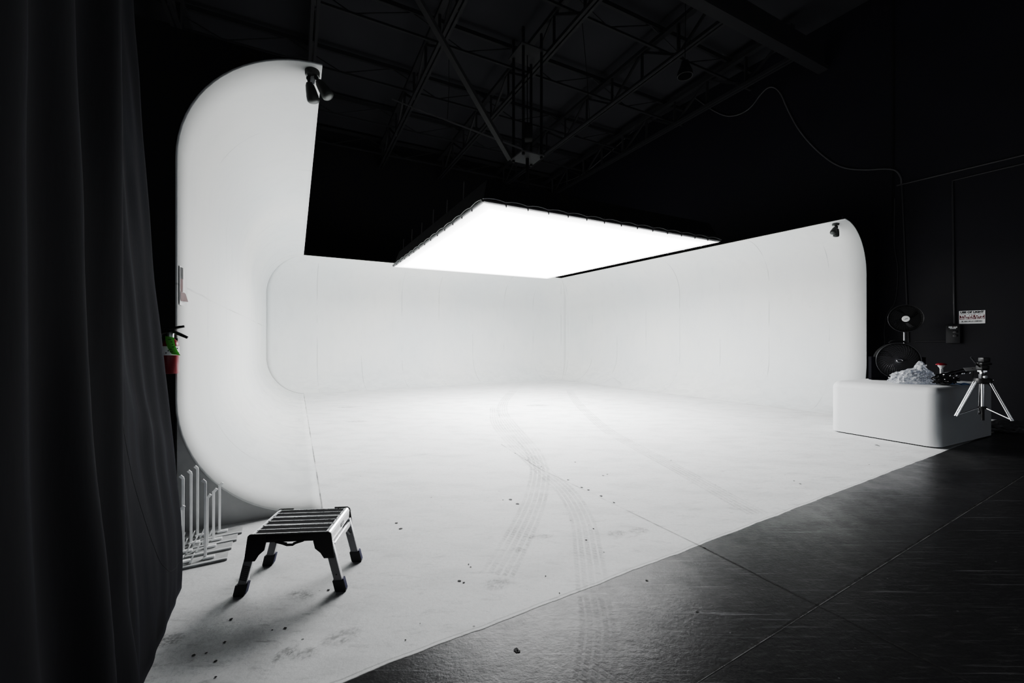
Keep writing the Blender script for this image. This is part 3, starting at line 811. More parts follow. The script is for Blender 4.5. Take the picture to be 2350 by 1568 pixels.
# pedestal fan behind the plinth
pfp = Vector((.9375*8.28, 8.28, 0))
pf = thing('pedestal_fan', 'black pedestal fan with white hub badge standing behind the white box', 'fan', pfp)
th = math.radians(30); fx, fn_ = Vector((math.cos(th), -math.sin(th), 0)), Vector((-math.sin(th), -math.cos(th), 0))
pz = H+(784-731)/F*8.2
Tq = frame(Vector((0, 0, pz))+fn_*.10, fx, (0, 0, 1), fn_)
RP = .265
m = MB(); m.torus(RP, .008, Tq, 56); m.build('rim', simple('fan_rim', (.02, .02, .022), .35), pf)
m = MB(); grille(m, RP-.005, Tq, 9, 36, .0016, .05, .3); m.build('front_grille', 'black_plastic', pf)
m = MB(); grille(m, RP-.005, Tq @ Matrix.Rotation(PI, 4, 'X'), 6, 24, .0018, .11, 0); m.build('rear_grille', 'black_plastic', pf)
m = MB(); blades(m, RP-.03, Tq @ Matrix.Translation((0, 0, -.01)), 4); m.build('blades', 'black_gloss', pf)
m = MB(); m.lathe([(0, .008), (.055, .006), (.06, -.004)], 36, Tq @ Matrix.Translation((-.01, -.01, .052))); bd = m.build('badge', 'white_plastic', pf)
m = MB(); m.box((0, 0, .009), (.055, .008, .002), Matrix.Rotation(.45, 4, 'Z')); bmesh.ops.transform(m.bm, matrix=Tq @ Matrix.Translation((-.01, -.012, .052)), verts=m.bm.verts); m.build('badge_print', 'ink', bd)
m = MB(); m.lathe([(0, -.05), (RP-.03, -.045), (RP-.006, -.01), (RP-.008, -.012), (RP-.032, -.049), (0, -.054)], 40, Tq); m.build('rear_shroud', simple('shroud', (.002, .002, .0022), .6), pf)
m = MB(); m.lathe([(0, -.26), (.05, -.25), (.07, -.2), (.07, -.1), (.03, -.05)], 24, Tq); m.build('motor', 'black_plastic', pf)
m = MB(); m.tube([(0, 0, .03), (0, 0, 1.15)], .022, 12); m.build('pole', 'black_gloss', pf)
m = MB(); m.tube([(0, 0, 1.1), (0, 0, pz-.02)], .015, 12); m.build('inner_pole', 'alu_dull', pf)
m = MB(); m.tube([(.03, 0, 1.02), (.045, -.01, 1.2), (.03, -.02, 1.34), (.0, -.02, 1.45)], .007, 6); m.build('power_cord', 'dark_grey', pf)
m = MB(); m.lathe([(0, .045), (.05, .04), (.19, .02), (.2, 0), (0, 0)], 36); m.build('base', 'black_plastic', pf)

# clear plastic bag
bc = ontop(2093, 880); bc.z = Hb
bag = thing('plastic_bag', 'crumpled clear plastic bag lying on the white box before the fan', 'bag', bc)
m = MB(); g = bmesh.ops.create_icosphere(m.bm, subdivisions=5, radius=1)
for v in g['verts']:
    d = v.co.normalized()
    n1 = noise.noise(d*2.1+Vector((3, 1, 5))); n2 = noise.noise(d*5.5); n3 = 1-abs(noise.noise(d*9+Vector((1, 7, 2))))*2
    r = 1+.20*n1+.14*n2+.07*n3
    x, y, z = d.x*.285*r, d.y*.16*r, d.z*.13*r
    z = max(z+.07, .004+.006*abs(n2))
    k = math.exp(-((x-.13)**2+(y)**2)/.006)
    z += k*.16*max(0, d.z)
    v.co = (x, y, z)
m.build('film', 'film', bag, angle=18)

# gear heap on the plinth
def top_at(px, py, off=0): p = ontop(px, py); p.z = Hb+off; return p
g0 = top_at(2150, 880)
def P3(px, py, Y): return Vector((0, 0, H))+ray(px, py)*Y
ls = thing('folded_light_stand', 'folded black light stand with shiny knobs lying across the white box top', 'light stand', g0)
s0, s1 = top_at(2128, 878, .05), top_at(2222, 872, .05); s1 = P3(2222, 853, 6.35)
m = MB(); m.tube([s0, s1], .016, 10); m.tube([s0+Vector((.06, -.02, .03)), s1+Vector((-.06, -.03, .05))], .011, 8); m.build('column', 'black_gloss', ls, world=True)
for i, (dx, dz) in enumerate(((-.03, .0), (.04, -.01), (.02, .045))):
    m = MB(); q0, q1 = s0+Vector((dx, -.03+dx, dz)), s0.lerp(s1, .8)+Vector((dx, -.05, dz+.02)); m.tube([q0, q1], .009, 8); m.build('leg', 'black_gloss', ls, world=True)
for i in range(12):
    u = .03+.08*i; p = s0.lerp(s1, u)+Vector((random.uniform(-.03, .03), -.05, random.uniform(-.03, .05)))
    m = MB(); m.lathe([(0, .014), (.011, .012), (.013, 0), (0, 0)], 10, Matrix.Translation(p) @ Matrix.Rotation(PI/2, 4, 'X')); m.build('knob', 'chrome', ls, world=True)
m = MB(); up_ = Vector((0, -.02, .055)); m.bar(s0.lerp(s1, .38)+up_, s0.lerp(s1, .56)+up_, .03, .008); m.bar(s0.lerp(s1, .64)+up_, s0.lerp(s1, .8)+up_, .03, .008); m.build('flat_bracket', 'alu_dull', ls, world=True)
# coil of black cable
cb_ = top_at(2170, 884)
co = thing('cable_coil', 'tangled coil of black cable heaped on the white box edge', 'cable', cb_)
m = MB(); pts = []
for i in range(260):
    a = i*.26; r = .092+.028*math.sin(i*.17)+.016*math.sin(i*.53)
    pts.append(cb_+Vector((r*1.35*math.cos(a), r*.75*math.sin(a), .012+.085*abs(math.sin(i*.021*1.7))+.012*math.sin(i*.9)+.01)))
m.tube(pts, .0075, 6); m.build('cable', 'black_plastic', co, world=True)
for i in range(5):
    a = i*1.3; p = cb_+Vector((.10*math.cos(a)-.02, -.06+.03*math.sin(a), .03+.02*i))
    m = MB(); m.ball(p, .009, 8); m.build('connector', 'chrome', co, world=True)
# plunger-like red topped tool
rp = top_at(2160, 871)
rt = thing('plunger', 'small white tool with wide red cap standing on the black gear', 'tool', rp)
m = MB(); m.lathe([(0, .275), (.045, .27), (.066, .255), (.07, .24), (.055, .236), (0, .236)], 28); m.build('red_cap', 'red', rt)
m = MB(); m.lathe([(.05, .237), (.04, .215), (.022, .19), (.02, .175), (0, .175)], 24); m.build('collar', 'white_plastic', rt)
m = MB(); m.tube([(-.008, 0, .18), (-.006, 0, .05), (-.014, 0, .0)], .013, 10); m.build('stem', 'white_plastic', rt)
m = MB(); m.tube([(.026, 0, .18), (.028, 0, .03)], .006, 8); m.build('side_rod', 'alu_dull', rt)
m = MB(); m.lathe([(0, 0), (.018, 0), (.02, .03), (.014, .05), (0, .05)], 14, Matrix.Translation((-.016, 0, 0))); m.build('blue_sleeve', simple('blue_label', (.06, .18, .5), .4), rt)
# small dark bottle with white cap
bo = top_at(2125, 868)
bt = thing('bottle', 'small dark red bottle with white cap behind the plastic bag', 'bottle', bo)
m = MB(); m.lathe([(0, 0), (.026, 0), (.028, .02), (.028, .15), (.014, .19), (.013, .21), (0, .21)], 20); m.build('body', simple('dark_red_glass', (.03, .004, .006), .2), bt)
m = MB(); m.lathe([(.016, .205), (.0175, .206), (.0175, .232), (0, .234)], 18); m.build('cap', 'white_plastic', bt)
# flat silver plate leaning by the tripod head
sp_ = top_at(2232, 866)
pp = thing('reflector_plate', 'flat grey rectangular plate propped on gear beside the tripod head', 'plate', sp_)
q = P3(2232, 847, 6.0)
m = MB(); Tt = frame(q-sp_, (.83, -.5, .15), (.45, .72, .35), Vector((.83, -.5, .15)).cross(Vector((.45, .72, .35))).normalized())
m.box((0, 0, 0), (.17, .12, .006), None, .002); bmesh.ops.transform(m.bm, matrix=Tt, verts=m.bm.verts); m.build('sheet', 'alu_dull', pp)
m = MB(); m.tube([q-sp_, (0, 0, 0)], .01, 8); m.build('support', 'black_plastic', pp)
# blue tape roll and strip
tp = top_at(2206, 884)
bt2 = thing('blue_strap', 'crumpled blue strap lying flat on the white box top', 'strap', tp)
m = MB(); pts = catmull([tp+Vector(v_) for v_ in ((-.12, .06, .01), (-.05, .02, .02), (.0, .0, .012), (.06, .02, .02), (.1, -.01, .01), (.04, -.03, .014), (-.02, -.02, .01))], 6)
m.tube(pts, .011, 6); m.build('webbing', 'blue_tape', bt2, world=True)

# ------------------------------------------------------------------ tripod
tc = Vector((6.03, 5.36, 0)); feet = [Vector((5.58, 5.48, 0)), Vector((6.15, 4.92, 0)), Vector((6.36, 5.70, 0))]
tr = thing('tripod', 'silver and black photo tripod standing in front of the white box', 'tripod', tc)
ZT = .95
for k, f in enumerate(feet):
    d = (f-tc); dxy = d.normalized(); side = Vector((-dxy.y, dxy.x, 0))
    top = tc+dxy*.07+Vector((0, 0, ZT)); ft = f+Vector((0, 0, .05))
    mid = top.lerp(ft, .52)
    m = MB()
    for s_ in (-1, 1): m.tube([top+side*.017*s_, mid+side*.017*s_], .0095, 10)
    lg = m.build('leg', 'chrome', tr, world=True)
    m = MB()
    for s_ in (-1, 1): m.tube([mid+side*.0125*s_, ft+side*.0125*s_], .0085, 10)
    m.build('lower_tube', 'chrome', lg, world=True)
    m = MB(); ax = (ft-top).normalized(); m.bar(mid-ax*.025, mid+ax*.025, .06, .034); m.bar(mid+dxy*.0+ax*.01+side*.03, mid+ax*.05+side*.075, .016, .016); m.build('clamp', 'black_plastic', lg, world=True)
    m = MB(); m.bar(ft-ax*.07, ft, .045, .03); m.tube([ft-ax*.01, f+Vector((0, 0, .004))], [.014, .006], 10); m.build('foot', 'black_plastic', lg, world=True)
    m = MB(); m.bar(tc+dxy*.035+Vector((0, 0, .60)), mid-ax*.01, .016, .008); m.build('brace', 'chrome', tr, world=True)
m = MB(); m.lathe([(0, ZT+.035), (.075, ZT+.03), (.09, ZT+.0), (.085, ZT-.03), (.03, ZT-.045), (0, ZT-.045)], 24); m.build('shoulder', 'black_plastic', tr)
m = MB(); m.tube([(0, 0, .62), (0, 0, ZT+.1)], .019, 16); m.build('centre_column', 'chrome', tr)
m = MB(); m.tube([(0, 0, .44), (0, 0, .60)], .017, 12); m.lathe([(.02, .585), (.04, .59), (.04, .615), (.02, .62)], 18); m.build('column_hub', 'black_plastic', tr)
m = MB(); m.lathe([(.022, ZT+.06), (.03, ZT+.07), (.03, ZT+.11), (.05, ZT+.112), (.05, ZT+.13), (0, ZT+.131)], 20); m.build('head_post', 'chrome', tr)
m = MB(); m.box((0, 0, ZT+.165), (.10, .08, .06), bevel=.012); m.box((.01, .0, ZT+.215), (.13, .09, .03), bevel=.008); m.tube([(-.03, 0, ZT+.17), (-.16, -.06, ZT+.225)], .009, 8)
m.box((.02, 0, ZT+.265), (.09, .07, .06), bevel=.01); m.build('pan_head', 'black_plastic', tr)
m = MB(); m.tube([(-.06, .01, ZT+.2), (-.13, .02, ZT+.30)], .009, 8); m.build('pan_handle', 'dark_grey', tr)
m = MB(); m.lathe([(0, .03), (.02, .028), (.024, .0), (0, 0)], 14, Matrix.Translation((-.04, -.05, ZT+.05)) @ Matrix.Rotation(PI/2, 4, 'X')); m.build('crank_knob', 'alu_dull', tr)
m = MB(); m.box((-.045, -.035, ZT+.055), (.06, .04, .06), bevel=.006); m.build('crank_box', 'dark_grey', tr)
m = MB(); m.ball((.06, -.06, ZT+.01), .013, 10); m.build('bolt', 'chrome', tr)

# wrapped bundle on the floor behind the tripod
wb = fl(2312, 992)
wbo = thing('plastic_bundle', 'grey plastic-wrapped bundle lying on dark floor behind the tripod', 'bundle', wb, -.35)
m = MB(); g = bmesh.ops.create_icosphere(m.bm, subdivisions=4, radius=1)
for v in g['verts']:
    d = v.co.normalized(); r = 1+.25*noise.noise(d*2.3)+.15*(1-2*abs(noise.noise(d*5)))
    v.co = (d.x*.30*r, d.y*.15*r, max(.004, .09+d.z*.09*r+.03*d.x))
m.build('wrapping', 'grey_film', wbo, angle=20)

# ------------------------------------------------------------------ flood lights under the lips
def flood(P, label, yaw, heads):
    o_ = thing('flood_light', label, 'flood light', P, yaw, group=None)
    m = MB(); m.lathe([(0, 0), (.058, 0), (.060, -.006), (.060, -.042), (.055, -.05), (0, -.05)], 28); cpy = m.build('junction_box', 'lamp_body', o_)
    m = MB(); m.lathe([(0, .006), (.009, .005), (.011, 0)], 12, Matrix.Translation((-.006, -.060, -.024)) @ Matrix.Rotation(PI/2, 4, 'X')); m.build('screw_cap', 'black_plastic', cpy)
    m = MB(); m.prism([(-.035, -.05), (.045, -.05), (.02, -.125), (.0, -.125)], -.006, .006, Matrix.Rotation(PI/2, 4, 'X')); m.build('bracket', 'white_metal', o_)
    for (x, tx, ty) in heads:
        ax = Vector((tx, ty, -1)).normalized(); zx = Vector((1, 0, 0)); yy_ = ax.cross(zx).normalized(); zx = yy_.cross(ax)
        st_ = Vector((x, -.015, -.075)); T_ = frame(st_, zx, yy_, ax)
        m = MB(); m.lathe([(0, .03), (.026, .034), (.036, .055), (.043, .09), (.050, .135), (.0505, .137), (.0515, .139), (.053, .172), (.050, .184), (.040, .194), (.022, .200), (0, .202)], 30, T_); hd = m.build('lamp_head', 'lamp_body', o_)
        m = MB(); m.tube([Vector((x*.8, -.005, -.045)), st_, st_+ax*.035], .013, 10); m.ball(st_, .018, 10); m.build('knuckle', 'black_plastic', hd)
    return o_
flood(P0+dL*.11+nL*.075+Vector((0, 0, TOP-.001)), 'twin grey floodlight hanging from the top lip of the tall left wall', math.radians(-8), ((-.03, .10, .30), (.045, .62, .22)))
flood(C-dR*.22+nR*.16+Vector((0, 0, TOP-.001)), 'twin black floodlight hanging from the top lip of the right wall', math.radians(35), ((-.045, -.75, .1), (.04, .1, .15)))

# ------------------------------------------------------------------ curtain
cD = Vector((.494, -.87, 0)).normalized(); cN = Vector((.87, .494, 0)).normalized(); c0 = fl(415, 1345)
HC = 6.2
ridges = [(-.02, .10, .018), (.20, .07, .012), (.45, .06, .014), (.72, .07, .012), (.95, .05, .016), (1.13, .05, .022), (1.44, .085, .075), (1.73, .085, .085), (2.02, .10, .08), (2.32, .1, .07), (2.62, .11, .08), (2.9, .1, .06)]
LEAN = [(0, 0), (.3, 0), (.6, -.03), (.89, -.06), (1.45, -.115), (1.93, -.155), (3.4, -.25), (7, -.30)]
def lerp_tab(tab, x):
    for (a, b), (c, d) in zip(tab, tab[1:]):
        if x <= c:
            f = (x-a)/(c-a); return b+(d-b)*f
    return tab[-1][1]
def curtain(u, v):
    s_ = u*3.1; z = .008+v*HC
    zf = min(1, z/3.4)
    lean = (lerp_tab(LEAN, z-.12)+lerp_tab(LEAN, z)+lerp_tab(LEAN, z+.12))/3 if z > .12 else lerp_tab(LEAN, z)
    o = lean*(1 if s_ < .6 else max(0, 1-(s_-.6)/.85))
    shift = .30*(1-zf)**2
    for c, w, a in ridges:
        c2 = c+.02*math.sin(z*1.3+c*7)-shift*.8*(s_ > .9)
        amp = a*(1+.35*math.sin(z*.8+c*5))*(((.40+.75*zf) if c < 1.6 else .9) if c > 1.3 else (.3+1.0*zf))
        x_ = (s_-c2)/w
        o += amp*(math.exp(-x_*x_) if x_ < 0 else math.exp(-(x_*.8)**2))
    # gathered cloth resting on the floor
    o += .035*math.exp(-((s_-1.25)/.16)**2)*max(0, 1-z/.55)
    o += .010*noise.noise(Vector((s_*3, z*1.1, 2)))+.005*noise.noise(Vector((s_*9, z*2.5, 5)))+.010*math.exp(-((z-.8-.5*s_)/.12)**2)*math.exp(-((s_-.5)/.4)**2)
    e = 0
    if s_ < .5: e = (-.02*math.sin(min(1, z/1.3)*PI)+.05*max(0, 1-z/.35)**2)*(1-s_/.5)
    p = c0+cD*(s_+e)+cN*o
    return Vector((p.x, p.y, z))
cu = MB(); cu.grid(curtain, 200, 110)
co_ = cu.build('stage_curtain', 'curtain', None, angle=180)
sd = co_.modifiers.new('cloth_thickness', 'SOLIDIFY'); sd.thickness = .006; sd.offset = -1
tag(co_, 'tall black velour curtain hanging in heavy folds along the left side', 'curtain')
m = MB()
def cpt(s_, z): return curtain(s_/3.1, (z-.008)/HC)+cN*.004
sl = [cpt(q.x, q.y) for q in catmull([Vector(p) for p in ((1.20, 5.0, 0), (1.19, 4.0, 0), (1.17, 3.0, 0), (1.13, 2.3, 0), (1.05, 1.7, 0), (.92, 1.15, 0), (.76, .75, 0), (.56, .42, 0), (.35, .25, 0), (.06, .17, 0))], 14)]
m.tube(sl, .003, 5); m.build('seam', 'black_paint', co_)

# ------------------------------------------------------------------ fire extinguisher and poster at the wing's front edge
ep = P0+nL*1.02-dL*.10
ex = thing('fire_extinguisher', 'small red fire extinguisher with green tag hung by the left wall edge', 'fire extinguisher', (ep.x, ep.y, 1.215), math.atan2(dL.y, dL.x)-PI/2)
m = MB(); m.lathe([(0, 0), (.046, 0), (.05, .008), (.05, .205), (.042, .235), (.022, .255), (.018, .262), (0, .262)], 32); m.build('cylinder', 'red', ex)
m = MB(); m.lathe([(.0506, .135), (.0508, .136), (.0508, .2), (.0506, .201)], 32); lbn = m.build('label_band', 'paper', ex)
m = MB()
for i in range(7):
    a = -1.9+.27*i; m.box((.0512*math.cos(a), .0512*math.sin(a), .152+.016*(i % 3)), (.004, .006, .008), Matrix.Rotation(a, 4, 'Z'))
m.build('label_print', 'ink', lbn)
m = MB(); m.lathe([(.016, .26), (.02, .262), (.02, .30), (.012, .31), (0, .312)], 16); m.build('valve', 'alu_dull', ex)
m = MB(); m.tube([(-.02, -.005, .335), (.0, -.01, .325), (.05, -.015, .34), (.085, -.02, .347)], [.007, .011, .010, .009], 8); m.build('top_lever', 'black_gloss', ex)
m = MB(); m.tube([(-.02, -.005, .30), (.01, -.01, .312), (.06, -.018, .287), (.105, -.022, .262)], [.008, .012, .012, .010], 8); m.build('carry_lever', 'black_gloss', ex)
m = MB(); m.tube([(-.01, .0, .305), (-.05, -.02, .29), (-.065, -.02, .2), (-.06, -.01, .06)], .007, 8); m.build('hose', 'black_plastic', ex)
m = MB(); m.grid(lambda u, v: Vector((-.02+.052*u+.035*v*v, -.053-.012*math.sin(u*PI)-.006*math.sin(v*4), .275-.13*v-.012*u)), 6, 12); tg = m.build('inspection_tag', 'green', ex)
m = MB()
for i in range(6): m.box((.008+.006*i % .02, -.068, .25-.018*i), (.018, .002, .005))
m.build('tag_print', simple('tag_ink', (.01, .05, .01), .6), tg)
m = MB(); m.box((0, .06, .16), (.03, .05, .03)); m.box((0, .085, .16), (.05, .012, .2)); m.build('wall_hook', 'black_plastic', ex)

po = P0+nL*(R-.004)+dL*.02
Tpo = frame((0, 0, 0), dL, (0, 0, 1), nL*-1)
ps = thing('safety_poster', 'narrow red and white paper notice curling off the left wall edge', 'poster', (po.x, po.y, 1.73))
m = MB(); m.grid(lambda u, v: Tpo @ Vector((.118*u, .30*v, .006+.012*math.sin(v*PI)*u+.02*(1-v)*u*u)), 8, 12); m.build('sheet', 'paper', ps)
m = MB(); m.grid(lambda u, v: Tpo @ Vector((.01+.045*u, .20+.09*v, .0085+.008*u)), 4, 4); m.build('black_heading', 'ink', ps)
m = MB(); m.grid(lambda u, v: Tpo @ Vector((.008+.09*u, .03+.07*v, .010+.03*u*(1-.6*v))), 4, 4); m.mi = 0; m.grid(lambda u, v: Tpo @ Vector((.008+.025*u, .10+.10*v, .009+.01*u)), 4, 4); m.build('red_panel', 'red_dull', ps)

# ------------------------------------------------------------------ rack stands with white uprights on scuffed base plates
def rotz_of(d): return math.atan2(d.y, d.x)
rowd = Vector((.870, .493, 0))                       # long axis of the plates
rows = [(fl(521, 1287), True), (fl(531, 1262), False), (fl(543, 1243), False), (fl(555, 1226), False)]
ups = [((470, 1290, .516), (412, 1300, .36)), ((420, 1272, .517), (475, 1262, .36)), ((437, 1255, .514), (489, 1247, .363)), ((453, 1235, .511), (503, 1228, .363))]
labs = ['front white upright stand of four, tall post at its right end', 'second white upright stand from the front, beside the black curtain',
        'third white upright stand from the front, beside the black curtain', 'rearmost white upright stand of four, closest to the cove end panel']
rz = rotz_of(rowd)
for k, ((rp_, _), up_) in enumerate(zip(rows, ups)):
    r0 = rp_; o_ = thing('panel_stand', labs[k], 'stand', r0, rz, group='white upright stands by the left wing')
    m = MB(); Lp = .95; dp = .115
    m.box((-Lp/2, dp/2+.003, .006), (Lp, dp, .011), None, .002); m.build('base_plate', 'base_plate', o_)
    m = MB(); m.box((-.13, .01, .0145), (.26, .010, .006)); m.build('front_lip', 'white_metal', o_)
    inv = Matrix.Rotation(-rz, 4, 'Z') @ Matrix.Translation(-r0)
    for i, (px, py, h) in enumerate(up_):
        p = inv @ fl(px, py); p.y = max(.03, min(.09, p.y+.02)); x, y = p.x, p.y
        m = MB()
        m.prism([(-.008, -.003), (.008, -.003), (.008, .003), (-.008, .003)], .012, h, Matrix.Translation((x, y, 0)))
        m.prism([(-.008, -.003), (-.005, -.003), (-.005, .012), (-.008, .012)], .012, h, Matrix.Translation((x, y, 0)))
        m.box((x-.008 if h > .45 else x+.012, y, h+.010), (.017, .010, .026), Matrix.Rotation(-.7 if h > .45 else .7, 4, 'Y'))
        ug = m.build('upright', 'white_metal', o_, smooth=False)
        m = MB(); m.box((x+.02, y-.004, .019), (.065, .03, .014), None, .003); m.build('foot_clip', 'white_metal', ug, smooth=False)
    for i in range(5):
        x = -.21-.055*i
        m = MB(); m.prism([(0, 0), (.012, 0), (.03, .05), (.022, .05)], -.02, .02, Matrix.Translation((x, .06, .012)) @ Matrix.Rotation(PI/2, 4, 'X')); m.build('tab', 'white_metal', o_, smooth=False)

# ------------------------------------------------------------------ folding work platform (step stool)
ff = [fl(554.6, 1367), fl(788, 1354), fl(813, 1293), fl(609.5, 1301)]
sc_ = (ff[0]+ff[1]+ff[2]+ff[3])/4; sx_ = ((ff[1]-ff[0])+(ff[2]-ff[3])).normalized()
sc_ += Vector((-sx_.y, sx_.x, 0))*.012
srz = rotz_of(sx_)
stl = thing('step_stool', 'low folding aluminium step stool with black brackets on the white floor', 'step stool', sc_, srz)
HS, LX, DY = .352, .228, .18
m = MB()   # deck: six grooved planks
nsl = 3; pw = (2*DY-.014)/nsl
for i in range(nsl):
    y0 = -DY+.007+i*pw
    m.mi = 0; m.box((0, y0+pw/2, HS-.014), (2*LX-.05, pw-.003, .018))
    m.mi = 1
    for f_ in (.045, .5, .955): m.box((0, y0+pw*f_, HS-.0035), (2*LX-.052, .0075, .004), None, .0012)
    m.mi = 2
    for f_ in (.12, .19, .26, .33, .40, .60, .67, .74, .81, .88): m.box((0, y0+pw*f_, HS-.0045), (2*LX-.052, .0050, .003))
m.build('deck', [simple('deck_plank', (.17, .17, .172), .7, spec=.15), 'alu', simple('deck_grit', (.10, .10, .102), .8, spec=.1)], stl, smooth=False)
m = MB(); m.box((0, 0, HS-.03), (2*LX-.06, 2*DY-.02, .014)); m.build('deck_underside', 'black_plastic', stl)
for s_ in (-1, 1):
    pr = [(s_*(LX-.032), HS-.002)]+[(s_*(LX-.022+.022*math.sin(a)), HS-.022+.022*math.cos(a)) for a in [PI/2*i/6 for i in range(7)]]+[(s_*LX, HS-.062), (s_*(LX-.006), HS-.066), (s_*(LX-.032), HS-.066)]
    m = MB(); m.prism(pr, -DY+.006, DY-.006, Matrix.Rotation(PI/2, 4, 'X')); er = m.build('end_rail', 'alu', stl, angle=30)
    for i in range(5):
        m = MB(); m.lathe([(0, .0022), (.004, .001), (.0045, 0)], 8, Matrix.Translation((s_*(LX-.027), -.13+.065*i, HS-.001))); m.build('rivet', 'black_plastic', er)
    if s_ == 1:
        m = MB(); m.box((LX+.0008, .02, HS-.042), (.001, .055, .024)); lbl = m.build('maker_label', 'dark_grey', er)
        m = MB(); m.box((LX+.0016, .02, HS-.041), (.001, .044, .006)); m.build('label_print', 'alu_dull', lbl)
for s_ in (-1, 1):   # long side rails and the corner brackets
    m = MB(); m.box((0, s_*(DY-.006), HS-.027), (2*LX-.05, .012, .046), None, .003); m.build('side_rail', 'black_plastic', stl)
    for e_ in (-1, 1):
        arc = [(e_*(LX-.016+.018*math.sin(a)), HS-.018+.02*math.cos(a)) for a in [PI/2*i/6 for i in range(7)]]
        bp = arc+[(e_*(LX+.012), HS-.09), (e_*(LX+.020), HS-.150), (e_*(LX-.038), HS-.150), (e_*(LX-.058), HS-.118), (e_*(LX-.088), HS-.092), (e_*(LX-.098), HS-.05), (e_*(LX-.098), HS+.002)]
        y0, y1 = sorted((s_*(DY-.002), s_*(DY+.007)))
        m = MB(); m.prism([(x, z) for x, z in bp], -y1, -y0, Matrix.Rotation(PI/2, 4, 'X')); bk = m.build('corner_bracket', 'black_plastic', stl, smooth=False)
        for (bx, bz) in ((.02, .03), (.028, .066), (.005, .075), (.005, .1), (.075, .035), (.02, .13)):
            m = MB(); m.lathe([(0, .003), (.004, .002), (.005, 0)], 8, Matrix.Translation((e_*(LX-bx), s_*(DY+.007), HS-bz)) @ Matrix.Rotation(PI/2*s_, 4, 'X')); m.build('bolt', 'dark_grey', bk)
        m = MB(); m.lathe([(0, .004), (.006, .003), (.007, 0)], 10, Matrix.Translation((e_*(LX-.028), s_*(DY+.007), HS-.085)) @ Matrix.Rotation(PI/2*s_, 4, 'X')); m.build('hole_light_disc', 'alu', bk)  # bright metal disc stands in for light seen through a bracket hole
        # leg
        tp_ = Vector((e_*(LX-.018), s_*(DY-.016), HS-.07)); bt_ = Vector((e_*(LX+.053), s_*(DY-.016), .004))
        ax = (bt_-tp_).normalized(); xl = Vector((ax.z, 0, -ax.x)) ; xl = xl if xl.x > 0 else -xl
        Tl = frame(tp_, xl, (0, 1, 0), ax); Ll = (bt_-tp_).length
        m = MB(); m.box((0, 0, Ll/2-.02), (.050, .026, Ll-.04), None, .004); bmesh.ops.transform(m.bm, matrix=Tl, verts=m.bm.verts); lg = m.build('leg', 'alu', stl, angle=30)
        m = MB(); m.box((0, s_*.0132, Ll/2-.02), (.042, .0015, Ll-.06)); m.box((0, -s_*.0132, Ll/2-.02), (.042, .0015, Ll-.06)); bmesh.ops.transform(m.bm, matrix=Tl, verts=m.bm.verts); fp = m.build('face_plate', simple('leg_face', (.26, .262, .27), .5, metal=.2), lg)
        if e_ == -1 and s_ == -1:
            m = MB(); m.box((0, -.0145, .155), (.036, .001, .085)); bmesh.ops.transform(m.bm, matrix=Tl, verts=m.bm.verts); wl = m.build('warning_sticker', 'dark_grey', fp)
            m = MB()
            for i in range(7): m.box((0, -.0153, .12+.011*i), (.030, .001, .0035))
            bmesh.ops.transform(m.bm, matrix=Tl, verts=m.bm.verts); m.build('sticker_print', simple('sticker_ink', (.16, .16, .165), .6), wl)
        m = MB(); m.box((0, s_*.014, Ll-.10), (.007, .002, .007)); bmesh.ops.transform(m.bm, matrix=Tl, verts=m.bm.verts); m.build('leg_screw', 'black_plastic', lg)
        # rubber foot: black shoe with blue outer cap
        m = MB(); zb = .0
        for zz in (0, 1): pass
        cxb = bt_.x
        def fp_(zz): return tp_.x+(bt_.x-tp_.x)*(tp_.z-zz)/(tp_.z-bt_.z)
        q0, q1 = fp_(.0), fp_(.062)
        hw, hd_ = .031, .019
        vsb = [m.bm.verts.new((q0+a*(hw-.004), bt_.y+b*(hd_-.002), .0)) for a, b in ((-1, -1), (1, -1), (1, 1), (-1, 1))]
        vsm = [m.bm.verts.new((fp_(.012)+a*hw, bt_.y+b*hd_, .012)) for a, b in ((-1, -1), (1, -1), (1, 1), (-1, 1))]
        vst = [m.bm.verts.new((q1+a*hw, bt_.y+b*hd_, .066+.006*a*0)) for a, b in ((-1, -1), (1, -1), (1, 1), (-1, 1))]
        m._f(list(reversed(vsb))); m._f(vst)
        for a_, b_ in ((vsb, vsm), (vsm, vst)):
            for j in range(4): m._f((a_[j], a_[(j+1) % 4], b_[(j+1) % 4], b_[j]))
        ftt = m.build('rubber_foot', 'black_plastic', lg, smooth=False)
        m = MB(); m.prism([(fp_(.075)+hw+.002, .075), (fp_(.075)+hw-.006, .075), (fp_(.014)+hw-.006, .014), (fp_(.014)+hw+.002, .014)], -(bt_.y+hd_*.8), -(bt_.y-hd_*.8), Matrix.Rotation(PI/2, 4, 'X')); m.build('blue_insert', 'blue_rubber', ftt, smooth=False)
for e_ in (-1, 1):
    m = MB(); m.bar((e_*(LX+.004), -DY+.03, HS-.095), (e_*(LX+.004), DY-.03, HS-.095), .018, .032); m.build('cross_bar', 'alu', stl, smooth=False)
    for s_ in (-1, 1):
        m = MB(); m.bar((e_*(LX-.085), s_*(DY-.03), HS-.05), (e_*(LX+.012), s_*(DY-.03), HS-.165), .012, .018, (0, 1, 0)); m.build('folding_strut', 'alu_dull', stl, smooth=False)
m = MB()
top_ = [(-.080, -.046), (-.030, -.050), (-.016, -.054), (.018, -.054), (.030, -.050), (.080, -.044)]
low_ = [(-.078, -.050), (-.040, -.061), (-.016, -.071), (.018, -.071), (.034, -.061), (.078, -.048)]
mid_ = [(-.016, -.060), (.018, -.060)]
def hpr(poly): m.prism([(x, HS+z) for x, z in poly], DY-.001, DY+.008, Matrix.Rotation(PI/2, 4, 'X'))
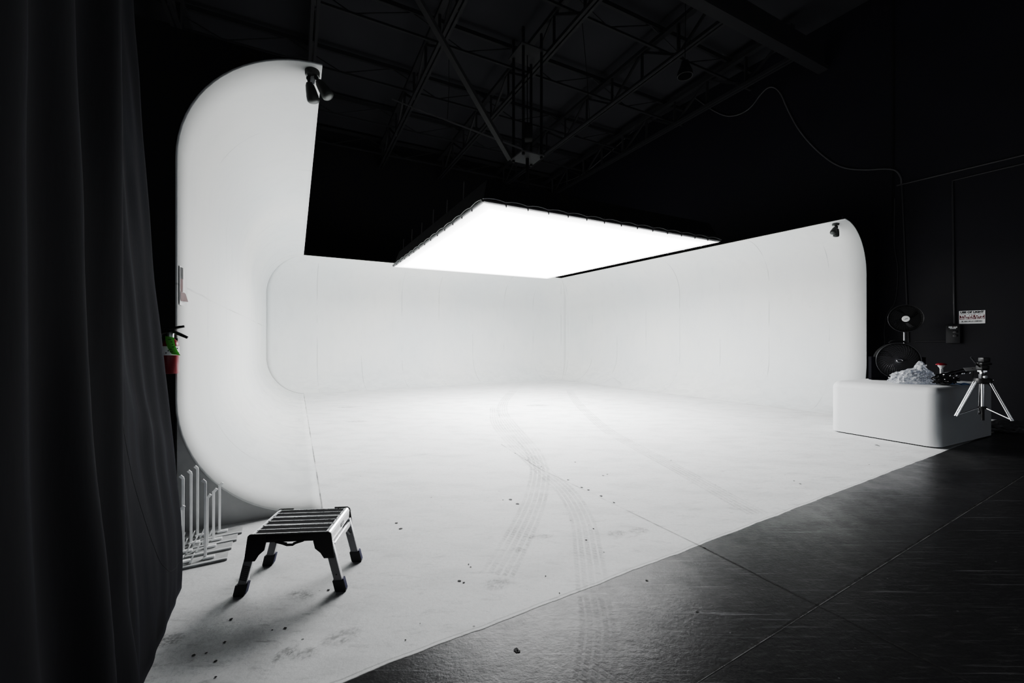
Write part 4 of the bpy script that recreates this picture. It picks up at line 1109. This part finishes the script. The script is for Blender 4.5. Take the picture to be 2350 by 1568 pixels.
hpr([top_[0], low_[0], low_[1], low_[2], top_[2], top_[1]]); hpr([top_[3], low_[3], low_[4], low_[5], top_[5], top_[4]])
hpr([mid_[0], low_[2], low_[3], mid_[1]])
m.build('carry_handle', 'black_plastic', stl, smooth=False)

# low mound of loosened floor paint by the right wall
lm = fl(1398, 884); 
m = MB(); g = m.grid(lambda u, v: Vector((lm.x, lm.y, 0))+dR*((u-.5)*1.25)+nR*((v-.5)*.7+.05)+Vector((0, 0, max(0.002, .002+.27*max(0, 1-abs(u-.52)*2.15)**1.3*max(0, 1-abs(v-.62)*1.7)+.012*noise.noise(Vector((u*6, v*6, 1)))*(1-abs(2*u-1))))), 24, 14)
tag(m.build('cloth_heap', 'plinth', None, angle=40), 'low white peaked heap of cloth on the floor against the right wall', 'cloth')

# ------------------------------------------------------------------ camera, world, colour
cam = bpy.data.cameras.new('camera'); cam.sensor_width = 36; cam.lens = 36*F/2350; cam.clip_end = 200; cam.clip_start = .02
co = bpy.data.objects.new('camera', cam); COL.objects.link(co); co.location = (0, 0, H); co.rotation_euler = (PI/2, 0, 0)
SC.camera = co
w = bpy.data.worlds.new('world'); SC.world = w; w.use_nodes = True
w.node_tree.nodes['Background'].inputs[0].default_value = (.9, .95, 1, 1); w.node_tree.nodes['Background'].inputs[1].default_value = .08
SC.view_settings.view_transform = 'Standard'; SC.view_settings.look = 'None'; SC.view_settings.exposure = 0; SC.view_settings.gamma = 1
vs = SC.view_settings; vs.use_curve_mapping = True; cm = vs.curve_mapping
cc_ = cm.curves[3]
CURVE = [(0, 0), (.004, .008), (.010, .030), (.018, .09), (.030, .21), (.06, .38), (.10, .49), (.16, .585), (.28, .70), (.5, .81), (.8, .91), (1, .95)]
cc_.points[0].location = CURVE[0]; cc_.points[1].location = CURVE[-1]
for p in CURVE[1:-1]: cc_.points.new(*p)
cm.update()
SC.cycles.max_bounces = 12; SC.cycles.diffuse_bounces = 8; SC.cycles.glossy_bounces = 6; SC.cycles.transparent_max_bounces = 12
SC.cycles.use_denoising = True; SC.cycles.caustics_reflective = False; SC.cycles.caustics_refractive = False
